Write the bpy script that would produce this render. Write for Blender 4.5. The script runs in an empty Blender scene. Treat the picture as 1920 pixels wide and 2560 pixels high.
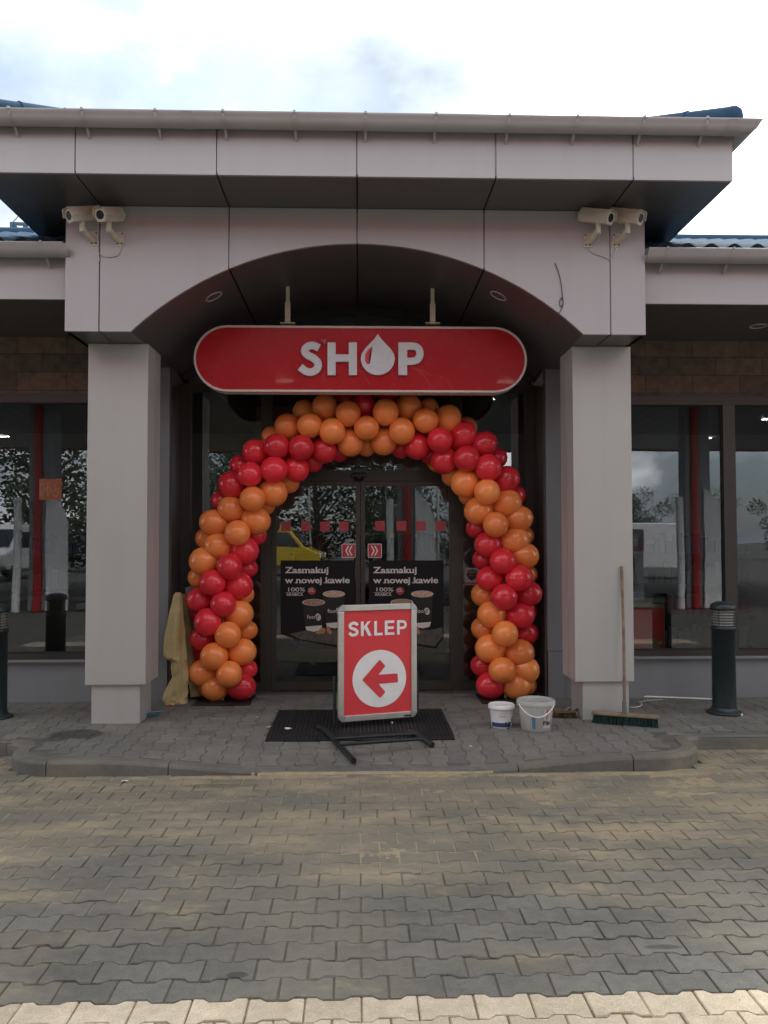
import bpy, bmesh, math, random
from mathutils import Vector, Matrix, noise
R = math.radians
random.seed(7)
S = bpy.context.scene
COL = S.collection
# ---------------------------------------------------------------- camera
CAMLOC = Vector((0, -6.905, 1.5)); YAW, PIT, ROL, F = .0302, .0343, -.0013, 2073.25
fwd = Vector((math.sin(YAW)*math.cos(PIT), math.cos(YAW)*math.cos(PIT), math.sin(PIT)))
rt0 = Vector((math.cos(YAW), -math.sin(YAW), 0)); up0 = rt0.cross(fwd)
rt = rt0*math.cos(ROL) + up0*math.sin(ROL); up = up0*math.cos(ROL) - rt0*math.sin(ROL)
cd = bpy.data.cameras.new('camera'); cam = bpy.data.objects.new('camera', cd); COL.objects.link(cam)
cd.sensor_fit = 'VERTICAL'; cd.sensor_height = 24; cd.lens = 24*F/2560; cd.clip_start = .05; cd.clip_end = 2000
M = Matrix((rt, up, -fwd)).transposed().to_4x4(); M.translation = CAMLOC; cam.matrix_world = M
S.camera = cam
# ---------------------------------------------------------------- world, sun, exposure
SUN_EL, SUN_AZ = 52, 25            # sun behind the shop, to the right; azimuth from +Y towards +X
W = bpy.data.worlds.new("World"); S.world = W; W.use_nodes = True
nt = W.node_tree; nt.nodes.clear()
def N(t, typ, **kw):
    n = t.nodes.new(typ)
    for k, v in kw.items():
        if k.startswith('i_'):
            n.inputs[k[2:].replace('_', ' ')].default_value = v
        else: setattr(n, k, v)
    return n
wo = N(nt, 'ShaderNodeOutputWorld'); bg = N(nt, 'ShaderNodeBackground'); bg.inputs[1].default_value = .14
sky = N(nt, 'ShaderNodeTexSky', sky_type='NISHITA', sun_disc=False, sun_elevation=R(SUN_EL), sun_rotation=R(SUN_AZ))
sky.air_density = 1.0; sky.dust_density = 1.5
tc = N(nt, 'ShaderNodeTexCoord'); mp = N(nt, 'ShaderNodeMapping'); mp.inputs['Scale'].default_value = (1, 1, 1.8)
mp.inputs['Location'].default_value = (1.763, 1.932, -.089)
n1 = N(nt, 'ShaderNodeTexNoise'); n1.inputs['Scale'].default_value = 3.2; n1.inputs['Detail'].default_value = 7; n1.inputs['Roughness'].default_value = .5
cr = N(nt, 'ShaderNodeValToRGB'); cr.color_ramp.elements[0].position = .30; cr.color_ramp.elements[1].position = .50
n2 = N(nt, 'ShaderNodeTexNoise'); n2.inputs['Scale'].default_value = 4.2; n2.inputs['Detail'].default_value = 5
cr2 = N(nt, 'ShaderNodeValToRGB'); cr2.color_ramp.elements[0].position = .34; cr2.color_ramp.elements[0].color = (1.8, 2.1, 2.4, 1)
cr2.color_ramp.elements[1].position = .68; cr2.color_ramp.elements[1].color = (15, 14.7, 14.4, 1)
e_ = cr2.color_ramp.elements.new(.50); e_.color = (3.2, 3.5, 3.75, 1)
mx = N(nt, 'ShaderNodeMixRGB')
L = nt.links.new
L(tc.outputs['Generated'], mp.inputs[0]); L(mp.outputs[0], n1.inputs[0]); L(mp.outputs[0], n2.inputs[0])
 
# thin cloud whitens towards the sun
vd = N(nt, 'ShaderNodeVectorMath', operation='DOT_PRODUCT'); L(tc.outputs['Generated'], vd.inputs[0]); vd.inputs[1].default_value = (math.sin(R(SUN_AZ+12))*math.cos(R(38)), math.cos(R(SUN_AZ+12))*math.cos(R(38)), math.sin(R(38)))
vr = N(nt, 'ShaderNodeMapRange'); vr.inputs['From Min'].default_value = .86; vr.inputs['From Max'].default_value = .985; vr.inputs['To Max'].default_value = .30; L(vd.outputs['Value'], vr.inputs[0])
va = N(nt, 'ShaderNodeMath', operation='ADD'); L(n2.outputs[0], va.inputs[0]); L(vr.outputs[0], va.inputs[1]); vb = N(nt, 'ShaderNodeMath', operation='ADD'); L(n1.outputs[0], vb.inputs[0]); L(vr.outputs[0], vb.inputs[1])
L(va.outputs[0], cr2.inputs[0]); L(vb.outputs[0], cr.inputs[0]); L(cr.outputs[0], mx.inputs[0]); sm_ = N(nt, 'ShaderNodeVectorMath', operation='SCALE'); sm_.inputs['Scale'].default_value = .62; L(sky.outputs[0], sm_.inputs[0]); L(sm_.outputs[0], mx.inputs[1]); L(cr2.outputs[0], mx.inputs[2])
L(mx.outputs[0], bg.inputs[0]); L(bg.outputs[0], wo.inputs[0])
sd = bpy.data.lights.new('sun', 'SUN'); sd.energy = 1.2; sd.angle = R(12); sd.color = (1, .95, .88)
so = bpy.data.objects.new('sun', sd); COL.objects.link(so)
dv = Vector((math.sin(R(SUN_AZ))*math.cos(R(SUN_EL)), math.cos(R(SUN_AZ))*math.cos(R(SUN_EL)), math.sin(R(SUN_EL))))
so.rotation_euler = dv.to_track_quat('Z', 'Y').to_euler(); so.location = dv*30
S.view_settings.view_transform = 'Standard'; S.view_settings.look = 'None'; S.view_settings.gamma = 1
S.view_settings.exposure = 1.38
S.cycles.max_bounces = 10; S.cycles.transparent_max_bounces = 12

# ---------------------------------------------------------------- helpers
def ray(u, v): return fwd + rt*((u-960)/F) - up*((v-1280)/F)
def P(u, v, Y):
    d = ray(u, v); return CAMLOC + d*((Y-CAMLOC.y)/d.y)
def PZ(u, v, Z):
    d = ray(u, v); return CAMLOC + d*((Z-CAMLOC.z)/d.z)
def tag(o, label=None, cat=None, group=None, kind=None):
    if label: o['label'] = label
    if cat: o['category'] = cat
    if group: o['group'] = group
    if kind: o['kind'] = kind
    return o
def empty(name, loc, label, cat, group=None, rz=0):
    o = bpy.data.objects.new(name, None); COL.objects.link(o); o.location = loc; o.rotation_euler = (0, 0, rz)
    o.empty_display_size = .1
    return tag(o, label, cat, group)
class MB:
    def __init__(s): s.v = []; s.f = []; s.sm = []
    def add(s, vs, fs, smooth=False, M=None):
        o = len(s.v)
        for p in vs:
            p = Vector(p)
            s.v.append(tuple(M @ p if M else p))
        for f in fs: s.f.append([i+o for i in f]); s.sm.append(smooth)
        return s
    def box(s, a, b, bev=0, M=None):
        x0, y0, z0 = [min(a[i], b[i]) for i in range(3)]; x1, y1, z1 = [max(a[i], b[i]) for i in range(3)]
        if not bev:
            vs = [(x0,y0,z0),(x1,y0,z0),(x1,y1,z0),(x0,y1,z0),(x0,y0,z1),(x1,y0,z1),(x1,y1,z1),(x0,y1,z1)]
            return s.add(vs, [(0,3,2,1),(4,5,6,7),(0,1,5,4),(1,2,6,5),(2,3,7,6),(3,0,4,7)], False, M)
        bm = bmesh.new(); bmesh.ops.create_cube(bm, size=1)
        for v in bm.verts: v.co = Vector(((x0+x1)/2+v.co.x*(x1-x0), (y0+y1)/2+v.co.y*(y1-y0), (z0+z1)/2+v.co.z*(z1-z0)))
        bmesh.ops.bevel(bm, geom=bm.edges[:], offset=bev, segments=2, affect='EDGES', profile=.5)
        return s.bm(bm, M)
    def bm(s, bm, M=None, smooth=False):
        bm.verts.index_update()
        s.add([v.co.copy() for v in bm.verts], [[v.index for v in f.verts] for f in bm.faces], smooth, M); bm.free(); return s
    def tube(s, pts, r, n=10, cap=True, smooth=True, M=None, closed=False):
        pts = [Vector(p) for p in pts]; k = len(pts); rr = r if isinstance(r, (list, tuple)) else [r]*k
        vs = []; fs = []; prev = None
        for i, p in enumerate(pts):
            if closed: t = pts[(i+1) % k]-pts[i-1]
            else: t = (pts[min(i+1, k-1)]-pts[max(i-1, 0)])
            t.normalize()
            if prev is None: a = t.orthogonal().normalized()
            else: a = (prev-t*prev.dot(t)).normalized()
            prev = a; b = t.cross(a)
            for j in range(n):
                w = 2*math.pi*j/n; vs.append(p+(a*math.cos(w)+b*math.sin(w))*rr[i])
        for i in range(k if closed else k-1):
            for j in range(n):
                i2 = (i+1) % k; fs.append((i*n+j, i*n+(j+1) % n, i2*n+(j+1) % n, i2*n+j))
        s.add(vs, fs, smooth, M)
        if cap and not closed:
            s.add(vs[:n], [tuple(range(n))[::-1]], False, M); s.add(vs[-n:], [tuple(range(n))], False, M)
        return s
    def lathe(s, prof, n=32, c=(0, 0, 0), M=None, smooth=True):
        vs = []; fs = []; k = len(prof)
        for (r, z) in prof:
            for j in range(n):
                w = 2*math.pi*j/n; vs.append((c[0]+r*math.cos(w), c[1]+r*math.sin(w), c[2]+z))
        for i in range(k-1):
            for j in range(n): fs.append((i*n+j, i*n+(j+1) % n, (i+1)*n+(j+1) % n, (i+1)*n+j))
        return s.add(vs, fs, smooth, M)
    def prism(s, poly, y0, y1, M=None):
        """polygon of (x,z) extruded from y0 (front) to y1"""
        n = len(poly)
        bm = bmesh.new()
        a = [bm.verts.new((x, y0, z)) for x, z in poly]; b = [bm.verts.new((x, y1, z)) for x, z in poly]
        bm.faces.new(a); bm.faces.new(b[::-1])
        for i in range(n): bm.faces.new((a[i], b[i], b[(i+1) % n], a[(i+1) % n]))
        bmesh.ops.triangulate(bm, faces=[f for f in bm.faces if len(f.verts) > 4])
        bmesh.ops.recalc_face_normals(bm, faces=bm.faces[:])
        return s.bm(bm, M)
    def build(s, name, mat, parent=None, label=None, cat=None, group=None, kind=None, world=False, bevel=0):
        me = bpy.data.meshes.new(name); me.from_pydata(s.v, [], s.f); me.polygons.foreach_set('use_smooth', s.sm)
        if isinstance(mat, (list, tuple)):
            for m in mat: me.materials.append(m)
        else: me.materials.append(mat)
        me.update(); o = bpy.data.objects.new(name, me); COL.objects.link(o)
        if parent:
            o.parent = parent
            if world:                         # vertices are given in world space
                root = parent; mats = Matrix()
                ch = []
                while root: ch.append(root.matrix_basis.copy()); root = root.parent
                for m in ch[::-1]: mats = mats @ m
                me.transform(mats.inverted())
        if bevel:
            b = o.modifiers.new('bevel', 'BEVEL'); b.width = bevel; b.segments = 2; b.limit_method = 'ANGLE'; b.angle_limit = R(40)
        return tag(o, label, cat, group, kind)
def text(mb, s, size, M, bold=0., depth=.0, xs=1.0, align='CENTER', sp=1.0, fit=None, cap=None):
    """adds lettering lying in local XY of M to mb"""
    c = bpy.data.curves.new('t', 'FONT'); c.body = s; c.size = size; c.offset = bold*size; c.extrude = depth; c.align_x = align; c.space_character = sp
    c.resolution_u = 5
    o = bpy.data.objects.new('t', c); COL.objects.link(o)
    me = bpy.data.meshes.new_from_object(o.evaluated_get(bpy.context.evaluated_depsgraph_get()))
    ys = 1.0
    if fit: w_ = [v.co.x for v in me.vertices]; xs = fit/(max(w_)-min(w_))
    if cap: w_ = [v.co.y for v in me.vertices]; ys = cap/max(w_)
    mb.add([(v.co.x*xs, v.co.y*ys, v.co.z) for v in me.vertices], [tuple(p.vertices) for p in me.polygons], False, M)
    bpy.data.objects.remove(o); bpy.data.curves.remove(c); bpy.data.meshes.remove(me)
    return mb
FACE = Matrix(((1,0,0,0),(0,0,-1,0),(0,1,0,0),(0,0,0,1)))   # local XY -> world XZ, local +Z -> world -Y
def on(x, y, z): return Matrix.Translation((x, y, z)) @ FACE
def srgb(*c): return tuple(((x/255)/12.92 if x/255 <= .04045 else ((x/255+.055)/1.055)**2.4) for x in c)

# ---------------------------------------------------------------- materials
def mat(name, col, rough=.6, metal=0., spec=.5, var=.0, vscale=6., bump=0., bscale=60., rvar=0., coat=0., sss=0., trans=0., emis=None, estr=0., alpha=1., streak=0.):
    m = bpy.data.materials.new(name); m.use_nodes = True; t = m.node_tree; b = t.nodes['Principled BSDF']
    b.inputs['Base Color'].default_value = (*col, 1); b.inputs['Roughness'].default_value = rough; b.inputs['Metallic'].default_value = metal
    b.inputs['Specular IOR Level'].default_value = spec; b.inputs['Coat Weight'].default_value = coat
    if sss: b.inputs['Subsurface Weight'].default_value = sss; b.inputs['Subsurface Radius'].default_value = (.1, .05, .03); b.inputs['Subsurface Scale'].default_value = .6
    if trans: b.inputs['Transmission Weight'].default_value = trans
    if emis: b.inputs['Emission Color'].default_value = (*emis, 1); b.inputs['Emission Strength'].default_value = estr
    if alpha < 1: b.inputs['Alpha'].default_value = alpha
    if var or rvar or bump:
        tcn = t.nodes.new('ShaderNodeTexCoord')
    if var or rvar:
        n = t.nodes.new('ShaderNodeTexNoise'); n.inputs['Scale'].default_value = vscale; n.inputs['Detail'].default_value = 8; n.inputs['Roughness'].default_value = .65
        t.links.new(tcn.outputs['Object'], n.inputs[0])
        if var:
            h = t.nodes.new('ShaderNodeMapRange'); h.inputs['From Min'].default_value = .3; h.inputs['From Max'].default_value = .7
            h.inputs['To Min'].default_value = 1-var; h.inputs['To Max'].default_value = 1+var
            mm = t.nodes.new('ShaderNodeVectorMath'); mm.operation = 'SCALE'; mm.inputs[0].default_value = col
            t.links.new(n.outputs[0], h.inputs[0]); t.links.new(h.outputs[0], mm.inputs['Scale']); t.links.new(mm.outputs[0], b.inputs['Base Color'])
        if rvar:
            h = t.nodes.new('ShaderNodeMapRange'); h.inputs['From Min'].default_value = .3; h.inputs['From Max'].default_value = .7
            h.inputs['To Min'].default_value = max(0, rough-rvar); h.inputs['To Max'].default_value = min(1, rough+rvar)
            t.links.new(n.outputs[0], h.inputs[0]); t.links.new(h.outputs[0], b.inputs['Roughness'])
    if streak:
        sm = t.nodes.new('ShaderNodeMapping'); sm.inputs['Scale'].default_value = (9, 9, .35); sn = t.nodes.new('ShaderNodeTexNoise'); sn.inputs['Scale'].default_value = 1; sn.inputs['Detail'].default_value = 6
        t.links.new(tcn.outputs['Object'], sm.inputs[0]); t.links.new(sm.outputs[0], sn.inputs[0]); sh = t.nodes.new('ShaderNodeMapRange'); sh.inputs['From Min'].default_value = .48; sh.inputs['From Max'].default_value = .75; sh.inputs['To Max'].default_value = streak
        t.links.new(sn.outputs[0], sh.inputs[0]); sx_ = t.nodes.new('ShaderNodeMixRGB'); sx_.inputs[2].default_value = (.16, .145, .12, 1); t.links.new(sh.outputs[0], sx_.inputs[0])
        t.links.new(mm.outputs[0], sx_.inputs[1]); t.links.new(sx_.outputs[0], b.inputs['Base Color'])
    if bump:
        n = t.nodes.new('ShaderNodeTexNoise'); n.inputs['Scale'].default_value = bscale; n.inputs['Detail'].default_value = 5
        bp = t.nodes.new('ShaderNodeBump'); bp.inputs['Strength'].default_value = bump; bp.inputs['Distance'].default_value = .01
        t.links.new(tcn.outputs['Object'], n.inputs[0]); t.links.new(n.outputs[0], bp.inputs['Height']); t.links.new(bp.outputs[0], b.inputs['Normal'])
    return m
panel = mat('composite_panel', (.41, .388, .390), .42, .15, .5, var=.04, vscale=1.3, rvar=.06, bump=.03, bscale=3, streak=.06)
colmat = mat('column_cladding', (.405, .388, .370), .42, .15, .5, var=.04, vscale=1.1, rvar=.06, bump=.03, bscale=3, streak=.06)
shadepanel = mat('panel_shade_toned', (.125, .12, .12), .38, .3, .5, var=.08, vscale=1.4, rvar=.08)  # same cladding as panel, with the shade of soffits and vault put into its colour
sidepanel = mat('recess_panel', (.10, .085, .08), .35, .2, var=.08, vscale=2)
plinthmat = mat('plinth_panel', (.20, .20, .205), .5, .1, var=.07, vscale=2.5)
frame_br = mat('brown_aluminium', (.045, .037, .032), .4, .3, var=.1, vscale=4)
gasket = mat('gasket', (.012, .012, .012), .7)
alu = mat('aluminium', (.48, .48, .47), .35, .85, var=.08, vscale=12)
guttermat = mat('gutter_grey', (.385, .368, .358), .5, .0, var=.06, vscale=3)
backing = mat('joint_backing', (.03, .03, .03), .8)
jointmetal = mat('joint_metal', (.35, .35, .36), .4, .6)
roofmat = mat('blue_roof_sheet', (.035, .075, .125), .85, 0, .1, var=.15, vscale=5)
white_pl = mat('white_plastic', (.72, .70, .68), .45, var=.05, vscale=9)
cream_paint = mat('cream_paint', (.55, .50, .40), .5, var=.1, vscale=15)
black_pl = mat('black_plastic', (.015, .015, .016), .45, var=.2, vscale=10)
bollardmat = mat('bollard_green_black', (.015, .022, .024), .42, var=.25, vscale=14, bump=.1, bscale=90)
lensmat = mat('lens', (.012, .014, .022), .25, 0, .3)
def redsheet(name, col, rough=.2, coat=.6): return mat(name, col, rough, 0, .5, var=.05, vscale=3, rvar=.05, coat=coat)
sign_red = mat('sign_red', (.42, .012, .017), .26, 0, .25, var=.05, vscale=3, rvar=.06, coat=.08)
poster_red = mat('board_red', (.64, .040, .047), .45, var=.04, vscale=4, bump=.12, bscale=5)
letter_w = mat('letter_white', (.62, .60, .62), .45, var=.06, vscale=20)
paper_w = mat('paper_white', (.78, .76, .74), .5, var=.04, vscale=7, bump=.1, bscale=5)

def glassmat(name, tint, ior=1.75, gcol=(.92, .95, 1)):
    m = bpy.data.materials.new(name); m.use_nodes = True; t = m.node_tree; t.nodes.clear()
    o = t.nodes.new('ShaderNodeOutputMaterial'); mixn = t.nodes.new('ShaderNodeMixShader'); tr = t.nodes.new('ShaderNodeBsdfTransparent'); gl = t.nodes.new('ShaderNodeBsdfGlossy')
    fr = t.nodes.new('ShaderNodeFresnel'); fr.inputs[0].default_value = ior; gl.inputs['Roughness'].default_value = .004
    tr.inputs[0].default_value = (*tint, 1); gl.inputs[0].default_value = (*gcol, 1)
    tcn = t.nodes.new('ShaderNodeTexCoord'); n = t.nodes.new('ShaderNodeTexNoise'); n.inputs['Scale'].default_value = 1.1; n.inputs['Detail'].default_value = 1
    bp = t.nodes.new('ShaderNodeBump'); bp.inputs['Strength'].default_value = .06; bp.inputs['Distance'].default_value = .02
    t.links.new(tcn.outputs['Object'], n.inputs[0]); t.links.new(n.outputs[0], bp.inputs['Height']); t.links.new(bp.outputs[0], gl.inputs['Normal'])
    t.links.new(fr.outputs[0], mixn.inputs[0]); t.links.new(tr.outputs[0], mixn.inputs[1]); t.links.new(gl.outputs[0], mixn.inputs[2]); t.links.new(mixn.outputs[0], o.inputs[0])
    return m
glass = glassmat('window_glass', (.82, .86, .84), 2.1)
# paving: grey concrete with per-stone tone (attribute) and a film of blown sand
def pavemat(name, c0, sandy, stains=()):
    m = bpy.data.materials.new(name); m.use_nodes = True; t = m.node_tree; b = t.nodes['Principled BSDF']; b.inputs['Roughness'].default_value = .85
    b.inputs['Specular IOR Level'].default_value = .25
    tcn = t.nodes.new('ShaderNodeTexCoord')
    def nz(scale, det=6, rough=.6, vec=None):
        n = t.nodes.new('ShaderNodeTexNoise'); n.inputs['Scale'].default_value = scale; n.inputs['Detail'].default_value = det; n.inputs['Roughness'].default_value = rough
        t.links.new(vec or tcn.outputs['Object'], n.inputs[0]); return n.outputs[0]
    def mr(x, a, bb, c, d):
        h = t.nodes.new('ShaderNodeMapRange'); 
        for k, v in zip(('From Min', 'From Max', 'To Min', 'To Max'), (a, bb, c, d)): h.inputs[k].default_value = v
        t.links.new(x, h.inputs[0]); return h.outputs[0]
    def math_(op, a, bb):
        h = t.nodes.new('ShaderNodeMath'); h.operation = op
        for i, x in enumerate((a, bb)):
            if isinstance(x, (int, float)): h.inputs[i].default_value = x
            else: t.links.new(x, h.inputs[i])
        return h.outputs[0]
    def mix(f, a, bb):
        h = t.nodes.new('ShaderNodeMixRGB')
        for i, x in enumerate((f, a, bb)):
            if isinstance(x, tuple): h.inputs[i].default_value = (*x, 1)
            else: t.links.new(x, h.inputs[i])
        return h.outputs[0]
    at = t.nodes.new('ShaderNodeAttribute'); at.attribute_name = 'tone'
    tone = mr(at.outputs['Fac'], 0, 1, .84, 1.16)
    grain = math_('MULTIPLY', mr(nz(160, 4, .8), .3, .7, .70, 1.30), mr(nz(18, 5, .7), .3, .7, .86, 1.14))
    blot = mr(nz(2.2, 6), .3, .7, .86, 1.14)
    k = math_('MULTIPLY', math_('MULTIPLY', tone, grain), blot)
    sc = t.nodes.new('ShaderNodeVectorMath'); sc.operation = 'SCALE'; sc.inputs[0].default_value = c0; t.links.new(k, sc.inputs['Scale'])
    colr = sc.outputs[0]
    if sandy:
        sep = t.nodes.new('ShaderNodeSeparateXYZ'); t.links.new(tcn.outputs['Object'], sep.inputs[0])
        st = t.nodes.new('ShaderNodeMapping'); st.inputs['Scale'].default_value = (.8, 1.7, 1); st.inputs['Location'].default_value = (3.1, 7.7, 0); t.links.new(tcn.outputs['Object'], st.inputs[0])
        big = nz(1.15, 7, .62, st.outputs[0]); fine = nz(11, 6, .7, st.outputs[0])
        # the sand was swept over the strip before the kerb, furthest out on the left
        y1 = mr(sep.outputs['Y'], -3.3, -2.35, 0, 1); lf = mr(sep.outputs['X'], -1.6, .2, .5, 0)
        band = math_('MINIMUM', 1.0, math_('MAXIMUM', y1, math_('MULTIPLY', lf, mr(sep.outputs['Y'], -3.6, -3.0, 0, 1.6))))
        s0 = math_('ADD', math_('ADD', big, math_('MULTIPLY', fine, .28)), math_('MULTIPLY', band, .26))
        msk = mr(math_('ADD', s0, math_('MULTIPLY', nz(38, 5, .75, st.outputs[0]), .16)), .66, 1.12, 0, .88)
        hot = mr(math_('ADD', math_('ADD', nz(2.3, 6, .62, st.outputs[0]), math_('MULTIPLY', fine, .22)), math_('MULTIPLY', band, .15)), .74, .93, 0, .62)
        if sandy < 1: msk = math_('MULTIPLY', msk, sandy); hot = math_('MULTIPLY', hot, sandy)
        sandc = mix(mr(nz(5, 3), .3, .7, 0, 1), (.285, .235, .16), (.215, .185, .14))
        colr = mix(msk, colr, sandc); colr = mix(hot, colr, (.37, .305, .195))
    for (sx0, sy0, rx, ry, st_) in stains:
        q1 = t.nodes.new('ShaderNodeMapping'); q1.inputs['Location'].default_value = (-sx0/rx, -sy0/ry, 0); q1.inputs['Scale'].default_value = (1/rx, 1/ry, 0); t.links.new(tcn.outputs['Object'], q1.inputs[0])
        q2 = t.nodes.new('ShaderNodeVectorMath'); q2.operation = 'LENGTH'; t.links.new(q1.outputs[0], q2.inputs[0])
        colr = mix(mr(math_('ADD', q2.outputs['Value'], math_('MULTIPLY', nz(7, 5), 1.1)), 1.2, 1.42, st_, 0), colr, (.03, .03, .028))
    spk = mr(nz(420, 2, .5), .72, .78, 0, .35); colr = mix(spk, colr, (.5, .47, .42))
    t.links.new(colr, b.inputs['Base Color'])
    bp = t.nodes.new('ShaderNodeBump'); bp.inputs['Strength'].default_value = .45; bp.inputs['Distance'].default_value = .004
    t.links.new(math_('ADD', nz(190, 3, .7), math_('MULTIPLY', nz(30, 3, .6), 1.2)), bp.inputs['Height']); t.links.new(bp.outputs[0], b.inputs['Normal'])
    return m
pave_grey = pavemat('paver_grey', (.128, .126, .112), 1, [(PZ(592, 2438, -.1).x, PZ(592, 2438, -.1).y, .05, .028, .6), (PZ(1662, 2367, -.1).x, PZ(1662, 2367, -.1).y, .10, .025, .55), (PZ(540, 1965, -.1).x, PZ(540, 1965, -.1).y, .3, .07, .4)])
pave_cream = pavemat('paver_cream', (.48, .41, .305), .5)
pave_plat = pavemat('paver_platform', (.142, .139, .132), .22, [(PZ(190, 1836, 0).x, PZ(190, 1836, 0).y, .26, .22, .72), (PZ(120, 1850, 0).x, PZ(120, 1850, 0).y, .2, .05, .6)])
kerbmat = pavemat('kerb_concrete', (.132, .134, .128), .35)
joint_sand = mat('joint_sand', (.20, .165, .115), .95, var=.35, vscale=9, bump=.3, bscale=200)
joint_dark = mat('joint_dirt', (.105, .097, .085), .95, var=.4, vscale=7, bump=.3, bscale=200)
sandmat = mat('blown_sand', (.33, .27, .175), .95, spec=.1, var=.22, vscale=14, bump=.35, bscale=260)

# ================================================================= GROUND
ROADZ = -.10
def sstep(a, b, x):
    t_ = max(0, min(1, (x-a)/(b-a))); return t_*t_*(3-2*t_)
def kerbz(x):   # dropped kerb in front of the door
    return -.078*sstep(-1.85, -.55, x)*(1-sstep(.75, 1.9, x))
def platz(x, y): return kerbz(x)*sstep(.40, 1.05, -y)
# ground sheets: the forecourt reaching the horizon, and the bedding between the paving stones
def sheet(x0, x1, y0, y1, nx, ny, zf):
    mb = MB(); vs = [(x0+(x1-x0)*i/nx, y0+(y1-y0)*j/ny, 0) for j in range(ny+1) for i in range(nx+1)]
    vs = [(x, y, zf(x, y)) for x, y, _ in vs]
    mb.add(vs, [(j*(nx+1)+i, j*(nx+1)+i+1, (j+1)*(nx+1)+i+1, (j+1)*(nx+1)+i) for j in range(ny) for i in range(nx)], True); return mb
gm = pavemat('forecourt', (.13, .125, .115), .0)
sheet(-400, 400, -400, 400, 20, 20, lambda x, y: ROADZ-.03).build('ground', gm, kind='structure')
sheet(-5.2, 5.2, -5.4, -.5, 60, 30, lambda x, y: ROADZ-.009).build('bedding', joint_sand, kind='structure')

LP, HP, AW = .196, .135, .010
def paver_outline(g):
    l, h = LP/2-g, HP/2-g
    t_ = [(-l, h+AW), (-.30*LP, h+AW), (-.19*LP, h-AW), (.19*LP, h-AW), (.30*LP, h+AW), (l, h+AW)]
    return t_ + [(x, -y) for x, y in t_[::-1]]
O1 = paver_outline(.0028); O2 = paver_outline(.0062)
def pavers(name, cells, matf, zf, mats, rot=False, seed=1):
    """one paving surface: every stone has chamfered edges, its own tone and a slightly different seat"""
    rnd = random.Random(seed); vs = []; fs = []; mi = []; tn = []; n = 12
    for (cx, cy) in cells:
        dz = rnd.gauss(0, .0011); tx, ty = rnd.gauss(0, .008), rnd.gauss(0, .010); tone = min(1, max(0, rnd.gauss(.5, .24))); m_ = matf(cx, cy)
        if rot: t0 = []
        b0 = len(vs)
        for (ol, z) in ((O2, 0), (O1, -.0045), (O1, -.02)):
            for (x, y) in ol:
                if rot: x, y = y, x
                if z > -.01: x += rnd.gauss(0, .0009); y += rnd.gauss(0, .0009)
                X, Y = cx+x, cy+y
                vs.append((X, Y, zf(X, Y)+dz+tx*x+ty*y+z))
        order = (lambda f: f[::-1]) if not rot else (lambda f: f)
        fs.append(order(list(range(b0, b0+n)))); 
        for k in (0, 1):
            for i in range(n):
                a = b0+k*n+i; a2 = b0+k*n+(i+1) % n
                fs.append(order([a, a+n, a2+n, a2]))
        mi += [m_]*(1+2*n); tn += [tone]*(1+2*n)
    me = bpy.data.meshes.new(name); me.from_pydata(vs, [], fs)
    for m_ in mats: me.materials.append(m_)
    me.polygons.foreach_set('material_index', mi)
    a = me.attributes.new('tone', 'FLOAT', 'FACE'); a.data.foreach_set('value', tn)
    me.update(); o = bpy.data.objects.new(name, me); COL.objects.link(o); o['kind'] = 'structure'
    return o
cells = []
Y0 = -3.943
for j in range(-11, 27):
    cy = Y0 + HP*(j+.5)
    for i in range(-26, 27):
        cx = .008 + LP*(i + (.5 if j % 2 else 0))
        if cy > -.5: continue
        if cy > -1.12 and abs(cx) < 2.42: continue
        cells.append((cx, cy))
pavers('paving', cells, lambda x, y: 1 if y < Y0 and y > Y0-.6 else 0, lambda x, y: ROADZ, [pave_grey, pave_cream])
# raised pavement before the shop, stones turned by 90 degrees
RC = .36
def kerb_path():
    pts = [(-12, -.60), (-2.62, -.60)]
    for k in range(0, 6): a = R(90*k/5); pts.append((-2.62+.14*math.sin(a), -.74+.14*math.cos(a)))     # inner curve
    pts2 = []
    for k in range(0, 9): a = R(180+90*k/8); pts2.append((-2.02+.40*math.cos(a)*1.1-.02, -.78+.38*math.sin(a)))
    left = pts + pts2
    return left
Lk = kerb_path(); kp = Lk + [(x, -1.16) for x in [-1.9+.2*i for i in range(0, 20)]] + [(-x, y) for x, y in Lk[::-1]]
kp = [Vector((x, y, 0)) for x, y in kp]
def inside_plat(x, y):   # well inside the kerb line
    if y > -.50: return True
    if abs(x) > 2.30 or y < -1.03: return False
    if abs(x) > 1.98: return (abs(x)-1.98)**2 + (min(0, y+.74))**2 < .30**2
    return True
cells = []
for i in range(-38, 39):
    cx = .03 + HP*i
    for j in range(-8, 16):
        cy = -.02 + LP*(j + (.5 if i % 2 else 0))
        if cy > 1.75 or cy < -1.2 or not inside_plat(cx, cy): continue
        if cy > 1.1 and abs(cx) > 1.95: continue
        cells.append((cx, cy))
pavers('pavement', cells, lambda x, y: 0, platz, [pave_plat], rot=True, seed=5)
def in_poly(x, y, pl):
    c = False; j = len(pl)-1
    for i in range(len(pl)):
        if (pl[i].y > y) != (pl[j].y > y) and x < (pl[j].x-pl[i].x)*(y-pl[i].y)/(pl[j].y-pl[i].y)+pl[i].x: c = not c
        j = i
    return c
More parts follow.
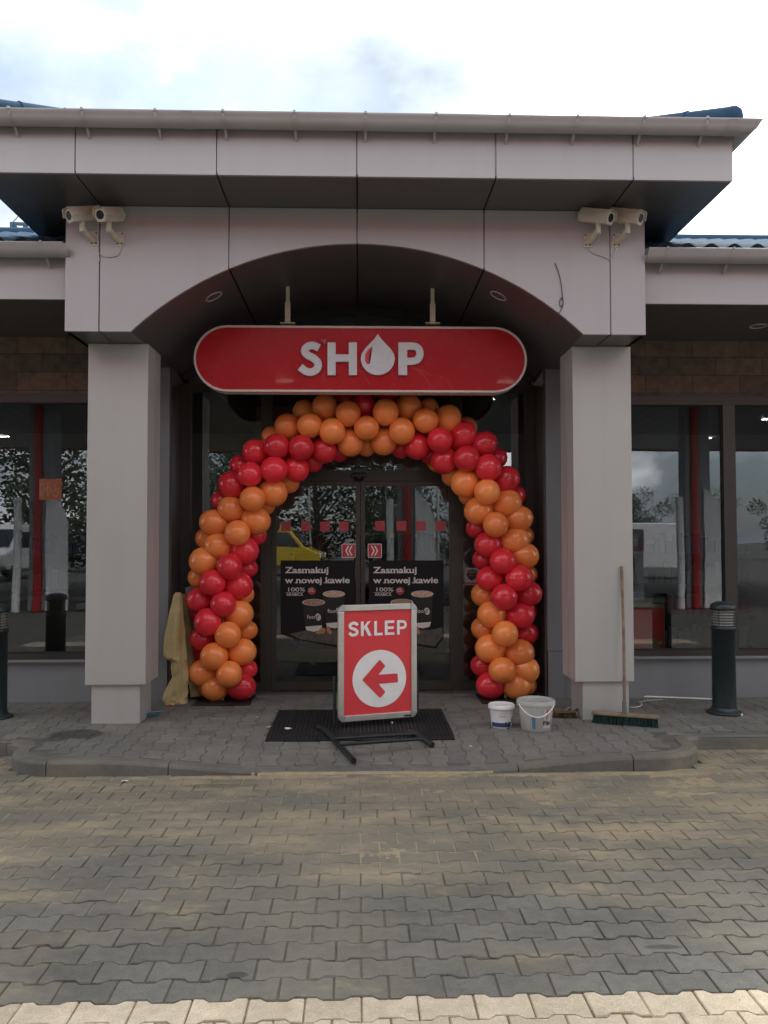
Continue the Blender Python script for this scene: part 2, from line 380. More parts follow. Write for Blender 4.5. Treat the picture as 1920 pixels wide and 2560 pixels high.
def plat_bed():
    step = .05; pl = kp+[Vector((12, 3, 0)), Vector((-12, 3, 0))]; vs = []; fs = []; nx, ny = int(10.8/step), int(3.3/step)
    ins = {}
    for j in range(ny+1):
        for i in range(nx+1):
            x, y = -5.4+i*step, -1.2+j*step; vs.append((x, y, platz(x, y)-.0050)); ins[i, j] = in_poly(x, y, pl)
    for j in range(ny):
        for i in range(nx):
            if all(ins[q] for q in ((i, j), (i+1, j), (i, j+1), (i+1, j+1))): a = j*(nx+1)+i; fs.append((a, a+1, a+nx+2, a+nx+1))
    return MB().add(vs, fs, True)
plat_bed().build('pavement_bedding', joint_dark, kind='structure')
def kerb():
    mb = MB(); Wk = .11; n = len(kp)
    # resample
    fine = []
    for a, b in zip(kp[:-1], kp[1:]):
        k = max(1, int((b-a).length/.06))
        for i in range(k): fine.append(a.lerp(b, i/k))
    fine.append(kp[-1]); dist = 0; seg = []
    prof = [(0, -.12), (0, -.022), (.008, -.007), (.024, 0), (Wk, 0.0), (Wk, -.05)]
    def ring(i):
        p = fine[i]; t_ = (fine[min(i+1, len(fine)-1)]-fine[max(i-1, 0)]).normalized(); nrm = Vector((-t_.y, t_.x, 0))   # towards the building
        zt = kerbz(p.x) if p.y < -.7 else 0
        zt += .004
        return [(p.x+nrm.x*d, p.y+nrm.y*d, zt+z) for d, z in prof]
    start = 0; joints = []
    for i in range(1, len(fine)):
        dist += (fine[i]-fine[i-1]).length
        if dist > .78: joints.append(i); dist = 0
    joints = [0]+joints+[len(fine)-1]
    for a, b in zip(joints[:-1], joints[1:]):
        vs = []; k = len(prof)
        dz = random.gauss(0, .002)
        for i in range(a, b+1):
            rr_ = ring(i)
            if i in (a, b):      # small open joint between stones
                o_ = ring(i+1 if i == a else i-1); rr_ = [tuple(Vector(q).lerp(Vector(w), .05)) for q, w in zip(rr_, o_)]
            vs += [(x, y, z+dz) for x, y, z in rr_]
        fs = [(i*k+j, (i+1)*k+j, (i+1)*k+j+1, i*k+j+1) for i in range(b-a) for j in range(k-1)]
        fs += [tuple(range(k))[::-1], tuple(range((b-a)*k, (b-a)*k+k))]
        mb.add(vs, fs, False)
    return mb
kerb().build('kerb', kerbmat, kind='structure')
# drifts of loose sand lying over the stones (real thickness)
def sand():
    nx, ny = 420, 300; x0, x1, y0, y1 = -4.4, 4.4, -3.7, -.62
    vs = []; hs = []
    for j in range(ny+1):
        for i in range(nx+1):
            x = x0+(x1-x0)*i/nx; y = y0+(y1-y0)*j/ny
            q = .10+noise.fractal(Vector((x*.55+3, y*1.15, .3)), 1, 2.1, 6)*.5 + noise.noise(Vector((x*5, y*9, 2)))*.10 + noise.noise(Vector((x*22, y*26, 5)))*.05
            w = sstep(-3.35, -2.3, y) + .45*sstep(0, -1.5, x)*sstep(-3.5, -2.9, y)
            edge = math.exp(-((y+1.21)/.055)**2)*(.36 if -2.0 < x < 2.2 else .15)        # washed against the kerb
            h = -.0085+.0125*min(1, w)*max(0, (q+.10+edge)*1.6) + .0016*noise.noise(Vector((x*40, y*40, 1)))
            base = ROADZ
            if y > -1.17 and abs(x) < 2.45:
                base = platz(x, y); h = -.012+.016*max(0, q+.38-.9*sstep(.0, .45, y+1.17))*math.exp(-((x+.1)/1.15)**2)
            elif y > -1.17: h = -.012
            hs.append(h); vs.append((x, y, base+h))
    fs = []
    for j in range(ny):
        for i in range(nx):
            a = j*(nx+1)+i; q = (a, a+1, a+nx+2, a+nx+1)
            if max(hs[k] for k in q) > -.0062 and max(vs[k][2] for k in q)-min(vs[k][2] for k in q) < .02: fs.append(q)
    mb = MB(); mb.add(vs, fs, True); return mb
sand().build('sand', sandmat, kind='stuff', label='yellow sand swept over the grey paving in front of the kerb', cat='sand')

# ================================================================= SHOP BUILDING
XL, XR, YB, YF, ZB, ZT = -2.30, 2.29, -.40, -.979, 3.14, 4.137
XE0, XE1 = -2.77, 2.747                      # eave ends
SX = [-2.0345+1.0107*k for k in range(5)]    # panel joints
WZ, WY, WYF = 3.425, .95, -.28                # wing soffit height, wing wall, wing fascia
GY = 1.42                                    # entrance glass wall
g_ = .006
B = empty('shop_building', (0, 0, 0), 'grey panelled filling station shop with arched portico and glass entrance', 'building')
def bpart(mb, name, m, label=None, kind=None, bevel=0, parent=None): return mb.build(name, m, parent or B, label=label, kind=kind, bevel=bevel)
# -- arch
AC = 0.0; ah = 1.79; rise = .715; AR = (ah*ah+rise*rise)/(2*rise); AZ = ZB+rise-AR; a0 = math.asin(ah/AR)
def arcz(x): return AZ + math.sqrt(max(0, AR*AR-x*x))
# beam front panels between joints, each with its part of the arch cut away
ex = [XL]+SX+[XR]
for a, b in zip(ex[:-1], ex[1:]):
    x0 = a+(g_ if a != XL else 0); x1 = b-(g_ if b != XR else 0)
    poly = [(x0, ZT-.004), (x0, ZB)] if x0 < -ah or x0 > ah else [(x0, ZT-.004), (x0, arcz(x0))]
    xs = [x for x in [-ah+2*ah*i/72 for i in range(73)] if x0+.004 < x < x1-.004]
    if x0 < -ah < x1: xs = [x for x in xs if x > -ah] ; poly.append((-ah, ZB))
    poly += [(x, arcz(x)) for x in xs if -ah < x < ah]
    if x0 < ah < x1: poly.append((ah, ZB))
    poly += [(x1, ZB if x1 > ah or x1 < -ah else arcz(x1)), (x1, ZT-.004)]
    bpart(MB().prism(poly, YB, YB+.03), 'beam_panel', panel)
# dark backing and metal strip behind each joint
for i, x in enumerate(SX):
    zb = ZB if abs(x) > ah else arcz(x)
    bpart(MB().box((x-.035, YB+.031, zb+.004), (x+.035, YB+.05, ZT-.01)), 'joint_backing', backing)
    bpart(MB().box((x-.001, YB+.012, zb+.01), (x+.0055, YB+.0305, ZT-.02)), 'joint_strip', jointmetal)
    bpart(MB().prism([(0, 0), (.03, 0), (.03, .35), (0, .35)], -.035, .035, M=Matrix.Translation((x, YF+.026, ZT+.004)) @ Matrix.Rotation(R(90), 4, 'Z')).box((x-.035, YF+.03, ZT+.021), (x+.035, YB, ZT+.04)), 'joint_backing', backing)
    bpart(MB().box((x-.001, YF+.008, ZT+.02), (x+.0055, YF+.0255, 4.54)), 'joint_strip', jointmetal)
# vault (arched soffit), in four strips between the joints
nseg = 48
def vault(x0, x1):
    m_ = MB(); t0, t1 = math.asin(max(-1, x0/AR)), math.asin(min(1, x1/AR)); n = max(4, int((t1-t0)*24))
    for r_, flip in ((AR, False),):
        vs = [];
        for i in range(n+1):
            t_ = t0+(t1-t0)*i/n
            for y in (YB+.031, GY+.02): vs.append((r_*math.sin(t_), y, AZ+r_*math.cos(t_)))
            for y in (YB+.031, GY+.02): vs.append(((r_+.03)*math.sin(t_), y, AZ+(r_+.03)*math.cos(t_)))
        fs = []
        for i in range(n):
            a = 4*i; fs += [(a, a+4, a+5, a+1), (a+2, a+3, a+7, a+6)]
        m_.add(vs, fs, True)
    return m_
vx = [-ah]+SX[1:4]+[ah]
for a, b in zip(vx[:-1], vx[1:]):
    bpart(vault(a+(g_ if a != -ah else 0), b-(g_ if b != ah else 0)), 'vault_panel', shadepanel)
for x in SX[1:4]: bpart(MB().box((x-.04, YB+.051, arcz(x)+.035), (x+.04, GY, arcz(x)+.05)), 'joint_backing', backing)
# flat undersides beside the arch, over the columns
for s_ in (-1, 1):
    xo = XL if s_ < 0 else XR; xm = SX[0] if s_ < 0 else SX[4]
    for a, b in ((xo, xm-s_*-g_ if s_ < 0 else xm+g_), (xm+s_*-g_, s_*ah)):
        bpart(MB().box((min(a, b), YB+.031, ZB), (max(a, b), WY, ZB+.025)), 'beam_soffit', shadepanel)
    bpart(MB().box((xo, YB+.0305, ZB), (xo-.03, WY+.6, ZT-.004)) if s_ > 0 else MB().box((xo, YB+.0305, ZB), (xo+.03, WY+.6, ZT-.004)), 'beam_side_panel', shadepanel)
# -- upper block behind, and the eaves
bpart(MB().box((XL+.04, YB+.06, 3.92), (XR-.04, 3.9, ZT+.2)), 'upper_wall', shadepanel)
exf = [XE0]+SX+[XE1]
for a, b in zip(exf[:-1], exf[1:]):
    x0 = a+(g_ if a != XE0 else 0); x1 = b-(g_ if b != XE1 else 0)
    bpart(MB().box((x0, YF, ZT), (x1, YF+.025, 4.55)), 'fascia_panel', panel)
    bpart(MB().box((x0, YF+.026, ZT), (x1, YB, ZT+.02)), 'eave_soffit', shadepanel)
for s_, xe, xo in ((-1, XE0, XL), (1, XE1, XR)):
    # side eaves running back from the corner, two soffit panels with an open joint, and the side fascia
    for y0, y1 in ((YB+.003, .42), (.432, 3.6)):
        bpart(MB().box((min(xe, xo), y0, ZT), (max(xe, xo), y1, ZT+.02)), 'eave_soffit', shadepanel)
    bpart(MB().box((xe, YF+.0255, ZT+.0005), (xe-s_*.025, 3.6, 4.55)), 'side_fascia', panel)
# -- roofs (profiled sheet with hip caps)
def wavy(x0, x1, y0, y1, z0, slope, axis='y', pitch=.19, amp=.022, xshr=None, step=.36):
    """roof sheet rising from y0 to y1, with round waves across and small steps up the slope"""
    m_ = MB(); nx = int((x1-x0)/pitch*8); ny = max(2, int((y1-y0)/.09)); vs = []
    for j in range(ny+1):
        t_ = j/ny; y = y0+(y1-y0)*t_; inset = (y-y0) if xshr else 0
        for i in range(nx+1):
            xx = x0+(x1-x0)*i/nx
            if xshr: xx = max(x0+inset, min(x1-inset, xx))
            z = z0+slope*(y-y0)+amp*math.cos(2*math.pi*xx/pitch)+.018*(1-((y-y0)/step) % 1)
            vs.append((xx, y, z))
    m_.add(vs, [(j*(nx+1)+i, j*(nx+1)+i+1, (j+1)*(nx+1)+i+1, (j+1)*(nx+1)+i) for j in range(ny) for i in range(nx)], True)
    return m_
rf = bpart(wavy(XE0-.03, XE1+.03, YF-.04, 1.2, 4.55, .34, xshr=True), 'roof', roofmat)
# side slopes and back of the hipped roof
m_ = MB()
for s_, xe in ((-1, XE0-.03), (1, XE1+.03)):
    vs = []; ny = 30
    for j in range(ny+1):
        for i in range(60):
            d = 2.2*j/ny; yy = YF-.04+min(4.4-d, max(d, 4.9*i/59)); vs.append((xe-s_*d, yy, 4.55+.34*d+.022*math.cos(2*math.pi*yy/.19)+.018*(1-(d/.36) % 1)))
    m_.add(vs, [(j*60+i, j*60+i+1, (j+1)*60+i+1, (j+1)*60+i) for j in range(ny) for i in range(59)], True)
bpart(m_, 'side_slope', roofmat, parent=rf)
for s_, xe in ((-1, XE0-.03), (1, XE1+.03)):
    pts = [Vector((xe-s_*d, YF-.04+d, 4.585+.34*d)) for d in [.02+.25*i for i in range(9)]]
    m_ = MB()
    dd = (pts[1]-pts[0]).normalized()
    for i, (a, b) in enumerate(zip(pts[:-1], pts[1:])):
        m_.tube(([a-dd*.05, a-dd*.035, a] if i == 0 else [a])+[a.lerp(b, .12), b], ([.03, .07, .092] if i == 0 else [.094])+[.088, .086], n=18)
    bpart(m_, 'hip_cap', roofmat, parent=rf)
# flashing under the cap corner
for s_, xe in ((-1, XE0-.03), (1, XE1+.03)):
    bpart(MB().box((xe-s_*.5, YF-.075, 4.552), (xe+s_*.04, YF+.02, 4.566)), 'eave_flashing', roofmat, parent=rf)
def gutter(x0, x1, yc, zc, r, brk, name='gutter', joints=(), mitre=0):
    prof = [(r*math.cos(t_), r*math.sin(t_)) for t_ in [math.pi+math.pi*i/12 for i in range(13)]]
    prof = [(-r+.004, .002), (-r-.004, .008), (-r-.012, .004), (-r-.010, -.006)] + prof[1:]       # rolled front lip
    m_ = MB(); vs = []; k = len(prof)
    xs = [x0, x1]
    for s_, x in ((-1, x0), (1, x1)): vs += [(x-s_*a*mitre, yc+a, zc+b) for a, b in prof]
    m_.add(vs, [(i, i+1, k+i+1, k+i) for i in range(k-1)], True)
    inner = [(x-(1 if x == x1 else -1)*a*mitre, yc+a*.96, zc+b*.96+.001) for x in xs for a, b in prof[4:]]; kk = k-4
    m_.add(inner, [(i+kk, kk+i+1, i+1, i) for i in range(kk-1)], True)
    for x in joints:
        m_.tube([(x-.035, yc, zc), (x+.035, yc, zc)], r+.006, n=28, cap=False) if False else None
        vs = [];
        for xx in (x-.035, x+.035): vs += [(xx, yc+a*1.05, zc+b*1.05) for a, b in prof[3:]]
        kq = k-3; m_.add(vs, [(i, i+1, kq+i+1, kq+i) for i in range(kq-1)], True)
    gt = bpart(m_, name, guttermat)
    for x in brk:
        m_ = MB(); pts = [(x-.0, yc+(r+.005)*math.cos(t_), zc+(r+.005)*math.sin(t_)) for t_ in [math.pi+math.pi*.62*i/8 for i in range(9)]]
        sl = .16*(1 if x > 0 else -1)*min(1, abs(x)/2.5)
        pts = [(px_ - sl*max(0, (zc-pz_))*0, py_, pz_) for px_, py_, pz_ in pts] + [(x, yc+r+.015, zc-r-.06)]
        vs = []
        for p in pts:
            vs += [(p[0]-.009, p[1], p[2]), (p[0]+.009, p[1], p[2])]
        m_.add(vs, [(2*i, 2*i+1, 2*i+3, 2*i+2) for i in range(len(pts)-1)], False)
        m_.add([(v[0], v[1]+.003, v[2]+.003) for v in vs], [(2*i+2, 2*i+3, 2*i+1, 2*i) for i in range(len(pts)-1)], False)
        m_.box((x-.009, yc-r-.018, zc-.006), (x+.009, yc-r+.014, zc+.012))
        m_.build('gutter_bracket', guttermat, gt)
    return gt
def ux(u, v, Y): return P(u, v, Y).x
gb = [ux(u, 295, -1.1) for u in (28, 210, 392, 560, 737, 914, 1089, 1271, 1440, 1606, 1762)]
gutter(XE0-.06, XE1+.06, -1.065, 4.514, .077, gb, joints=[ux(470, 295, -1.1), ux(1826, 295, -1.1)], mitre=1)
# side gutters returning round the corners
for s_, xe in ((-1, XE0-.06), (1, XE1+.06)):
    m_ = MB(); vs = []
    prof = [(.075*math.cos(t_), .075*math.sin(t_)) for t_ in [math.pi+math.pi*i/12 for i in range(13)]]
    for y in (-1.065, 3.6): vs += [(xe+a, y-(s_*a if y < 0 else 0), 4.514+b) for a, b in prof]
    m_.add(vs, [(i, i+1, 13+i+1, 13+i) for i in range(12)] , True)
    m_.tube([(xe, -.2, 4.38), (xe, -.2, 4.33), (xe-s_*.06, -.12, 4.26), (xe-s_*.10, -.12, 4.2)], .035, n=14) if False else None
    bpart(m_, 'side_gutter', guttermat)
# -- columns with their plinths
def column(x0, x1, px0, px1):
    c = bpart(MB().box((x0, 0, .319), (x1, .43, ZB-.002), bev=.004), 'column', colmat)
    MB().box((x0-.0005, .21, .33), (x0-.004, .216, ZB-.01)).box((x1+.0005, .21, .33), (x1+.004, .216, ZB-.01)).build('edge_strip', alu, c)
    MB().box((px0, .03, -.01), (px1, .40, .3185), bev=.003).build('plinth', colmat, c)
column(-2.245, -1.751, -2.199, -1.803); column(1.802, 2.2985, 1.870, 2.261)
# -- wings: wall, plinth, windows, stone band, soffit, fascia, gutter, roof
stone = bpy.data.materials.new('stone_band'); stone.use_nodes = True
t = stone.node_tree; b = t.nodes['Principled BSDF']; b.inputs['Roughness'].default_value = .8
tcn = t.nodes.new('ShaderNodeTexCoord'); mpn = t.nodes.new('ShaderNodeMapping'); mpn.inputs['Rotation'].default_value = (R(-90), 0, 0); mpn.inputs['Location'].default_value=(0,.04,0)
br = t.nodes.new('ShaderNodeTexBrick'); br.inputs['Color1'].default_value = (.155, .10, .07, 1); br.inputs['Color2'].default_value = (.085, .062, .048, 1); br.inputs['Mortar'].default_value = (.05, .04, .034, 1)
br.inputs['Scale'].default_value = 1; br.inputs['Brick Width'].default_value = .46; br.inputs['Row Height'].default_value = .174; br.inputs['Mortar Size'].default_value = .004; br.inputs['Bias'].default_value = -.1
nn = t.nodes.new('ShaderNodeTexNoise'); nn.inputs['Scale'].default_value = 14; nn.inputs['Detail'].default_value = 8; mxn = t.nodes.new('ShaderNodeMixRGB'); mxn.blend_type = 'OVERLAY'; mxn.inputs[0].default_value = .7
bpn = t.nodes.new('ShaderNodeBump'); bpn.inputs['Strength'].default_value = .6; bpn.inputs['Distance'].default_value = .02
t.links.new(tcn.outputs['Object'], mpn.inputs[0]); t.links.new(mpn.outputs[0], br.inputs[0]); t.links.new(tcn.outputs['Object'], nn.inputs[0]); t.links.new(br.outputs[0], mxn.inputs[1]); t.links.new(nn.outputs[0], mxn.inputs[2])
t.links.new(mxn.outputs[0], b.inputs['Base Color']); t.links.new(nn.outputs[0], bpn.inputs['Height']); t.links.new(bpn.outputs[0], b.inputs['Normal'])
WX = 9.0
for s_ in (-1, 1):
    xi = s_*2.40; xo = s_*WX
    lo, hi = min(xi, xo), max(xi, xo)
    bpart(MB().box((min(s_*1.95, xo), WY+.02, -.01), (max(s_*1.95, xo), WY+.30, .372), bev=.003), 'plinth_wall', plinthmat)
    bpart(MB().box((lo, WY-.035, .372), (hi, WY+.1, .396), bev=.003), 'window_sill', plinthmat)
    bpart(MB().box((min(s_*1.95, xo), WY+.012, 2.885), (max(s_*1.95, xo), WY+.30, WZ)), 'stone_band', stone)
    # pilaster at the entrance corner and the brown reveal behind it
    bpart(MB().box((s_*1.785, WY-.01, .452), (s_*1.955, WY+.3, ZB), bev=.003).box((s_*1.955, WY+.005, .4), (s_*2.40, WY+.3, 2.885)), 'pilaster', plinthmat)
    bpart(MB().box((s_*1.792, WY-.002, 0), (s_*1.949, WY+.3, .4515)), 'pilaster_foot', plinthmat)
    bpart(MB().box((s_*1.782, WY+.0, 0), (s_*1.70, GY+.12, ZB+.3)) if False else MB().box((s_*1.784, WY+.01, 0), (s_*1.765, GY+.02, ZB)), 'entrance_reveal', sidepanel)
    # windows: a frame and panes between mullions
    fb = MB(); m1 = s_*3.56; step = s_*1.42
    fb.box((lo, WY-.01, 2.80), (hi, WY+.06, 2.884)).box((lo, WY-.01, .3965), (hi, WY+.06, .452))
    xsm = [xi, m1] + [m1+step*k for k in range(1, 5)]
    for x in xsm[1:-1]: fb.box((x-.058, WY-.008, .4525), (x+.058, WY+.062, 2.7995))
    wn = bpart(fb, 'window', frame_br)
    gk = MB()
    for a, b_ in zip(xsm[:-1], xsm[1:]):
        a2 = a+s_*.058 if a != xi else a; b2 = b_-s_*.058; l2, h2 = min(a2, b2), max(a2, b2)
        MB().add([(l2, WY+.03, .4525), (h2, WY+.03, .4525), (h2, WY+.03, 2.7995), (l2, WY+.03, 2.7995)], [(0, 1, 2, 3)]).build('pane', glass, wn)
        for (q0, q1) in (((l2, .4525), (l2+.012, 2.7995)), ((h2-.012, .4525), (h2, 2.7995)), ((l2+.0125, .4525), (h2-.0125, .4645)), ((l2+.0125, 2.787), (h2-.0125, 2.7995))):
            gk.box((q0[0], WY+.012, q0[1]), (q1[0], WY+.028, q1[1]))
    gk.build('gasket', gasket, wn)
    # soffit (cross joints), fascia, gutter, roof
    xw = -2.300 if s_ < 0 else 2.285
    sx = [xw, s_*4.4, s_*6.6, s_*WX]
    for a, b_ in zip(sx[:-1], sx[1:]):
        bpart(MB().box((min(a, b_)+.005, WYF+.026, WZ), (max(a, b_)-.005, WY+.3, WZ+.02)), 'eave_soffit', shadepanel)
        bpart(MB().box((min(a, b_)+.004, WYF, WZ), (max(a, b_)-.004, WYF+.025, 3.80)), 'fascia_panel', panel)
    gx = [ux(u, 620, -.45) for u in ((105, -80, -260) if s_ < 0 else (1666, 1830, 2010))]
    gutter(min(s_*2.295, xo), max(s_*2.295, xo), -.39, 3.812, .085, gx, joints=[ux(158, 620, -.45)] if s_ < 0 else [])
    x0, x1 = (xo, xi+.1) if s_ < 0 else (xi-.1, xo)
    bpart(wavy(x0, x1, -.36, 3.25, 3.86, .385), 'wing_roof', roofmat)
    bpart(MB().tube([(s_*2.4, 3.22, 5.23), (xo, 3.22, 5.23)], .09, n=14), 'ridge_cap', roofmat)
# -- shell: back and side walls, floor slab, ceiling
wallin = mat('interior_wall', (.30, .29, .27), .8, var=.1, vscale=2)
floorin = mat('interior_floor', (.10, .098, .09), .35, var=.2, vscale=3)
ceilin = mat('interior_ceiling', (.16, .16, .155), .7, var=.05)
bpart(MB().box((-WX, 8, 0), (WX, 8.2, 4)).box((-WX-.2, WY, -.1), (-WX, 8.2, 4)).box((WX, WY, -.1), (WX+.2, 8.2, 4)), 'back_wall', wallin)
bpart(MB().box((-WX, WY+.3, -.05), (WX, 8, .004)), 'shop_floor', floorin)
bpart(MB().box((-WX, WY+.31, 3.42), (-1.9, 7.99, 3.5)).box((1.9, WY+.31, 3.42), (WX, 7.99, 3.5)).box((-1.9, GY+.1, 3.9), (1.9, 7.99, 4.0)).box((-1.9, GY+.1, 3.42), (-1.85, 7.99, 3.9)).box((1.85, GY+.1, 3.42), (1.9, 7.99, 3.9)).box((-2.0, WY+.3, 3.0), (-1.80, GY+.1, 3.42)).box((1.80, WY+.3, 3.0), (2.0, GY+.1, 3.42)), 'ceiling', ceilin)
# -- entrance glass wall
FX = lambda u: P(u, 1300, GY).x
FZ = lambda v: P(897, v, GY).z
yf0, yf1 = GY-.035, GY+.035
xA, xB = -1.765, 1.765
x1_, x2_ = FX(653), FX(680); x3_, x4_ = FX(1128), FX(1156); xm0, xm1 = FX(888), FX(914)
zT0, zT1 = 2.985, 3.07; zD0, zD1 = FZ(1203), FZ(1176)
fb = MB()
fb.box((xA, yf0, 0), (xA+.09, yf1, zT1)).box((xB-.09, yf0, 0), (xB, yf1, zT1))
fb.box((x1_, yf0, 0), (x2_, yf1, zT0)).box((x3_, yf0, 0), (x4_, yf1, zT0))
fb.box((xA+.0905, yf0+.003, zT0), (xB-.0905, yf1-.003, zT1))
fb.box((x2_+.0005, yf0+.002, zD0), (x3_-.0005, yf1-.002, zD1))
fb.box((xA+.0905, yf0+.002, 0.002), (x1_-.0005, yf1-.002, .10)).box((x4_+.0005, yf0+.002, .002), (xB-.0905, yf1-.002, .10))
fb.box((xm0, yf0+.004, zT1+.0005), (xm1, yf1-.004, arcz(0)-.02)).box((-1.05-.045, yf0+.004, zT1+.0005), (-1.05+.045, yf1-.004, arcz(1.05)-.02)).box((1.05-.045, yf0+.004, zT1+.0005), (1.05+.045, yf1-.004, arcz(1.05)-.02))
# curved head frame
vs = []; n = 40; am = math.asin(1.78/AR)
for i in range(n+1):
    t_ = -am+2*am*i/n
    for r_, y in ((AR-.002, yf0), (AR-.07, yf0), (AR-.07, yf1), (AR-.002, yf1)): vs.append((r_*math.sin(t_), y, AZ+r_*math.cos(t_)))
fb.add(vs, [(4*i+a, 4*i+4+a, 4*i+4+(a+1) % 4, 4*i+(a+1) % 4) for i in range(n) for a in range(4)])
gf = bpart(fb, 'entrance_frame', frame_br)
def pane(x0, x1, z0, z1, y=GY, par=None, name='pane', arc=False):
    if arc:
        xs = [x0+(x1-x0)*i/12 for i in range(13)]
        poly = [(x0, y, z0), (x1, y, z0)] + [(x, y, arcz(x)-.03) for x in xs[::-1]]
        return MB().add(poly, [tuple(range(len(poly)))]).build(name, glass, par or gf)
    return MB().add([(x0, y, z0), (x1, y, z0), (x1, y, z1), (x0, y, z1)], [(0, 1, 2, 3)]).build(name, glass, par or gf)
pane(xA+.09, x1_, .10, zT0); pane(x4_, xB-.09, .10, zT0); pane(x2_, x3_, zD1, zT0)
pane(-1.7, -1.095, zT1, 3.5, arc=True); pane(-1.005, xm0, zT1, 3.5, arc=True); pane(xm1, 1.005, zT1, 3.5, arc=True); pane(1.095, 1.7, zT1, 3.5, arc=True)
# sliding doors
yd = GY-.012
for a, b_ in ((x2_+.002, (xm0+xm1)/2-.003), ((xm0+xm1)/2+.003, x3_-.002)):
    left = a < 0 and b_ < .05
    wl, wr = (.045, .044) if left else (.044, .022)
    d = MB().box((a, yd-.02, .015), (a+wl, yd+.02, zD0-.004)).box((b_-wr, yd-.02, .015), (b_, yd+.02, zD0-.004)).box((a+wl+.0005, yd-.018, .015), (b_-wr-.0005, yd+.018, .10)).box((a+wl+.0005, yd-.018, zD0-.05), (b_-wr-.0005, yd+.018, zD0-.004))
    dr = bpart(d, 'sliding_door', frame_br)
    pane(a+wl, b_-wr, .10, zD0-.05, y=yd, par=dr)
sensor = MB(); sc_ = P(897, 1190, yf0); sensor.add(*(lambda bm_: bm_)(([], [])))
sensor.box((sc_.x-.075, yf0-.03, sc_.z-.02), (sc_.x+.075, yf0+.001, sc_.z+.03), bev=.012)
sensor.lathe([(0, -.03), (.03, -.026), (.048, -.01), (.052, .012)], 20, M=Matrix.Translation((sc_.x, yf0-.03, sc_.z-.02)))
bpart(sensor, 'door_sensor', black_pl)

# ================================================================= THINGS ON THE SHOP
# -- hanging SHOP sign
SY = .42
def sq(x, y): p = P(460+.5304*x, 780+.5304*y, SY); return p.x, p.z
c0 = sq(832, 221); SG = empty('hanging_sign', (c0[0], SY, c0[1]), 'long red sign with rounded ends reading SHOP, hung under the arch', 'sign')
def stadium(x0, x1, z0, z1, n=20):
    r = (z1-z0)/2; zc = (z0+z1)/2
    return [(x1-r+r*math.cos(t_), zc+r*math.sin(t_)) for t_ in [-math.pi/2+math.pi*i/n for i in range(n+1)]] + [(x0+r-r*math.cos(t_), zc-r*math.sin(t_)) for t_ in [-math.pi/2+math.pi*i/n for i in range(n+1)]]
xl, zt = sq(47, 62); xr, zb = sq(1617, 381)
o_ = stadium(xl, xr, zb, zt); i_ = stadium(xl+.019, xr-.019, zb+.019, zt-.019)
rim = MB(); k = len(o_); vs = []
for y, pl in ((SY-.004, i_), (SY-.006, o_), (SY+.14, o_), (SY+.14, i_)): vs += [(x, y, z) for x, z in pl]
rim.add(vs, [(a*k+i, a*k+(i+1) % k, (a+1)*k+(i+1) % k, (a+1)*k+i) for a in range(3) for i in range(k)])
rim.build('rim', mat('sign_rim', (.60, .50, .44), .5, var=.08, vscale=6), SG, world=True)
fc = MB().prism(i_, SY, SY+.139).build('face', sign_red, SG, world=True)
def ribbon(pts, w, y, d, sub=6, closed=False):
    """thick stroke of width w along pts (x,z), raised from the plane y by d towards the viewer"""
    pts = [Vector((p[0], p[1])) for p in pts]; sm = []
    for i in range(len(pts)-1):
        p0 = pts[max(i-1, 0)]; p1 = pts[i]; p2 = pts[i+1]; p3 = pts[min(i+2, len(pts)-1)]
        for j in range(sub):
            t_ = j/sub; sm.append(.5*((2*p1)+(p2-p0)*t_+(2*p0-5*p1+4*p2-p3)*t_*t_+(3*p1-p0-3*p2+p3)*t_**3))
    sm.append(pts[-1]); L_ = []; R_ = []
    for i, p in enumerate(sm):
        t_ = (sm[min(i+1, len(sm)-1)]-sm[max(i-1, 0)]).normalized(); nn_ = Vector((-t_.y, t_.x)); L_.append(p+nn_*w/2); R_.append(p-nn_*w/2)
    n = len(sm); vs = [(p.x, y-d, p.y) for p in L_]+[(p.x, y-d, p.y) for p in R_]+[(p.x, y, p.y) for p in L_]+[(p.x, y, p.y) for p in R_]
    fs = []
    for i in range(n-1): fs += [(i, n+i, n+i+1, i+1), (i, i+1, 2*n+i+1, 2*n+i), (n+i+1, n+i, 3*n+i, 3*n+i+1)]
    fs += [(0, 2*n, 3*n, n), (n-1, 2*n-1, 4*n-1, 3*n-1)]
    return vs, fs
lw = abs(sq(36, 0)[0]-sq(0, 0)[0])
MB().add(*ribbon([sq(*p) for p in ((637, 173), (608, 161), (581, 168), (570, 188), (585, 207), (612, 221), (632, 244), (627, 271), (601, 286), (574, 281), (549, 262))], lw*.98, SY, .03)).build('letter', letter_w, SG, world=True)
MB().prism([sq(*p) for p in ((677, 147), (715, 147), (715, 300), (677, 300))], SY-.03, SY-.0005).prism([sq(*p) for p in ((777, 147), (815, 147), (815, 300), (777, 300))], SY-.03, SY-.0005).prism([sq(*p) for p in ((715, 203), (777, 203), (777, 237), (715, 237))], SY-.0295, SY-.0006).build('letter', letter_w, SG, world=True)
m_ = MB().prism([sq(*p) for p in ((1010, 147), (1051, 147), (1051, 300), (1010, 300))], SY-.03, SY-.0005)
m_.add(*ribbon([sq(*p) for p in ((1049, 164), (1075, 164), (1098, 170), (1110, 187), (1110, 210), (1097, 229), (1075, 235), (1049, 235))], lw*.95, SY-.0006, .0285))
m_.build('letter', letter_w, SG, world=True)
dr_ = [(913, 107)] + [(913+80*math.sin(t_)*(1.0), 221-79*math.cos(t_)) for t_ in [R(a) for a in (56, 70, 90, 110, 130, 150, 170, 190, 210, 230, 250, 270, 290, 304)]]
